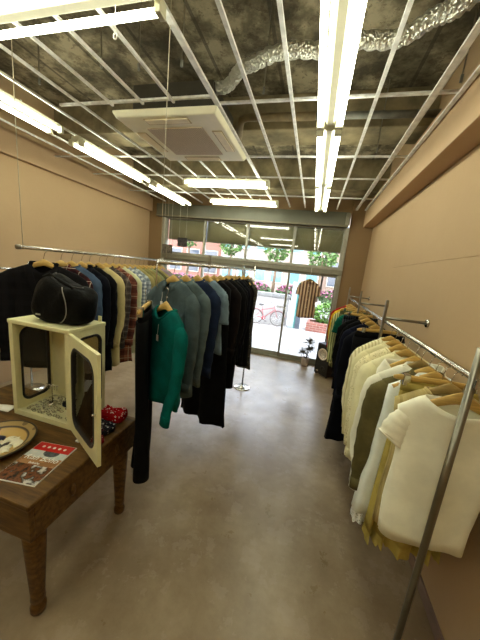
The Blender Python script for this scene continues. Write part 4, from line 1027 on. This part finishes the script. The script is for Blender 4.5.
# bicycle
bk = thing('bicycle', 'pinkish red bicycle parked against the low white wall', 'bicycle', (-1.30, 8.62, -.03), RD(6)); bk.scale = (.74, .74, .74)
bm_ = mat('red_frame_paint', (130, 36, 46), .35, 0, .05); tyre = mat('tyre', (50, 42, 42), .8)
for x in (-.50, .50):
    wh = G().tube([(x+.32*cos(2*pi*i/40), 0, .335+.32*sin(2*pi*i/40)) for i in range(40)], .014, 8, closed=True).build('wheel', tyre, bk, True)
    sg = G().cyl((x, -.035, .335), (x, .035, .335), .02, 10)
    for i in range(18): sg.cyl((x, .02*(-1)**i, .335), (x+.31*cos(2*pi*i/18), 0, .335+.31*sin(2*pi*i/18)), .0016, 4)
    sg.build('spokes', M['chrome'], wh)
    G().tube([(x+.35*cos(RD(a)), 0, .335+.35*sin(RD(a))) for a in range(20, 165, 12)], .010, 6, ry=.022).build('mudguard', bm_, bk, True)
fr = G()
for a, b, q in (((-.5, .335), (-.12, .30), .012), ((-.12, .30), (-.24, .80), .015), ((-.12, .30), (.34, .72), .016), ((-.2, .66), (.32, .80), .015), ((-.5, .335), (-.2, .68), .010), ((.30, .88), (.5, .335), .013)):
    fr.cyl((a[0], 0, a[1]), (b[0], 0, b[1]), q, 8)
fr.build('frame', bm_, bk, True)
G().tube([(.30, 0, .86), (.29, 0, .97), (.24, .15, 1.0), (.10, .27, .98)], .011, 8).build('handlebar', M['chrome'], bk, True)
G().tube([(.29, 0, .97), (.24, -.15, 1.0), (.10, -.27, .98)], .011, 8).build('handlebar', M['chrome'], bk, True)
sd = G().ball((-.28, 0, .88), .12, 14, 8, (1.1, .6, .3)); sd.build('saddle', M['black_plastic'], bk, True)
G().cyl((-.24, 0, .80), (-.27, 0, .86), .012, 8).build('seat_post', M['chrome'], bk, True)
G().cyl((-.12, -.03, .30), (-.12, -.045, .30), .09, 20).build('chainring', bm_, bk, True)
G().tube([(-.12, -.05, .30), (-.02, -.06, .18)], .009, 6).build('crank', M['chrome'], bk, True)
G().bb(-.06, .04, -.14, -.06, .165, .185).build('pedal', M['black_plastic'], bk)
bs = G()
G().bb(.42, .72, -.16, .16, .86, .90).build('basket_floor', M['steel'], bk)
G().tube([(-.5, .04, .335), (-.56, .10, .16), (-.60, .14, .0)], .008, 6).build('kickstand', M['chrome'], bk, True)

# ------------------------------------------------------------------ light and view
w = bpy.data.worlds.new('sky'); S.world = w; w.use_nodes = True; nt = w.node_tree
bgn = nt.nodes['Background']; sky = nt.nodes.new('ShaderNodeTexSky'); sky.sky_type = 'NISHITA'; sky.sun_disc = False; sky.sun_elevation = RD(55); sky.sun_rotation = RD(200); sky.air_density = 1.2; sky.dust_density = 3; sky.ozone_density = 1
mx = nt.nodes.new('ShaderNodeMix'); mx.data_type = 'RGBA'; mx.inputs[0].default_value = .55
nt.links.new(sky.outputs[0], mx.inputs[6]); mx.inputs[7].default_value = (8.6, 9.2, 10.2, 1)
nt.links.new(mx.outputs[2], bgn.inputs[0]); bgn.inputs[1].default_value = .74
S.view_settings.view_transform = 'Standard'; S.view_settings.look = 'None'; S.view_settings.gamma = 1; S.view_settings.exposure = 1.42
S.view_settings.use_curve_mapping = False
try:
    S.cycles.use_denoising = True; S.cycles.denoising_prefilter = 'ACCURATE'; S.cycles.max_bounces = 10; S.cycles.diffuse_bounces = 5; S.cycles.transparent_max_bounces = 24; S.cycles.sample_clamp_indirect = 8
    S.cycles.caustics_reflective = False; S.cycles.caustics_refractive = False
except Exception: pass
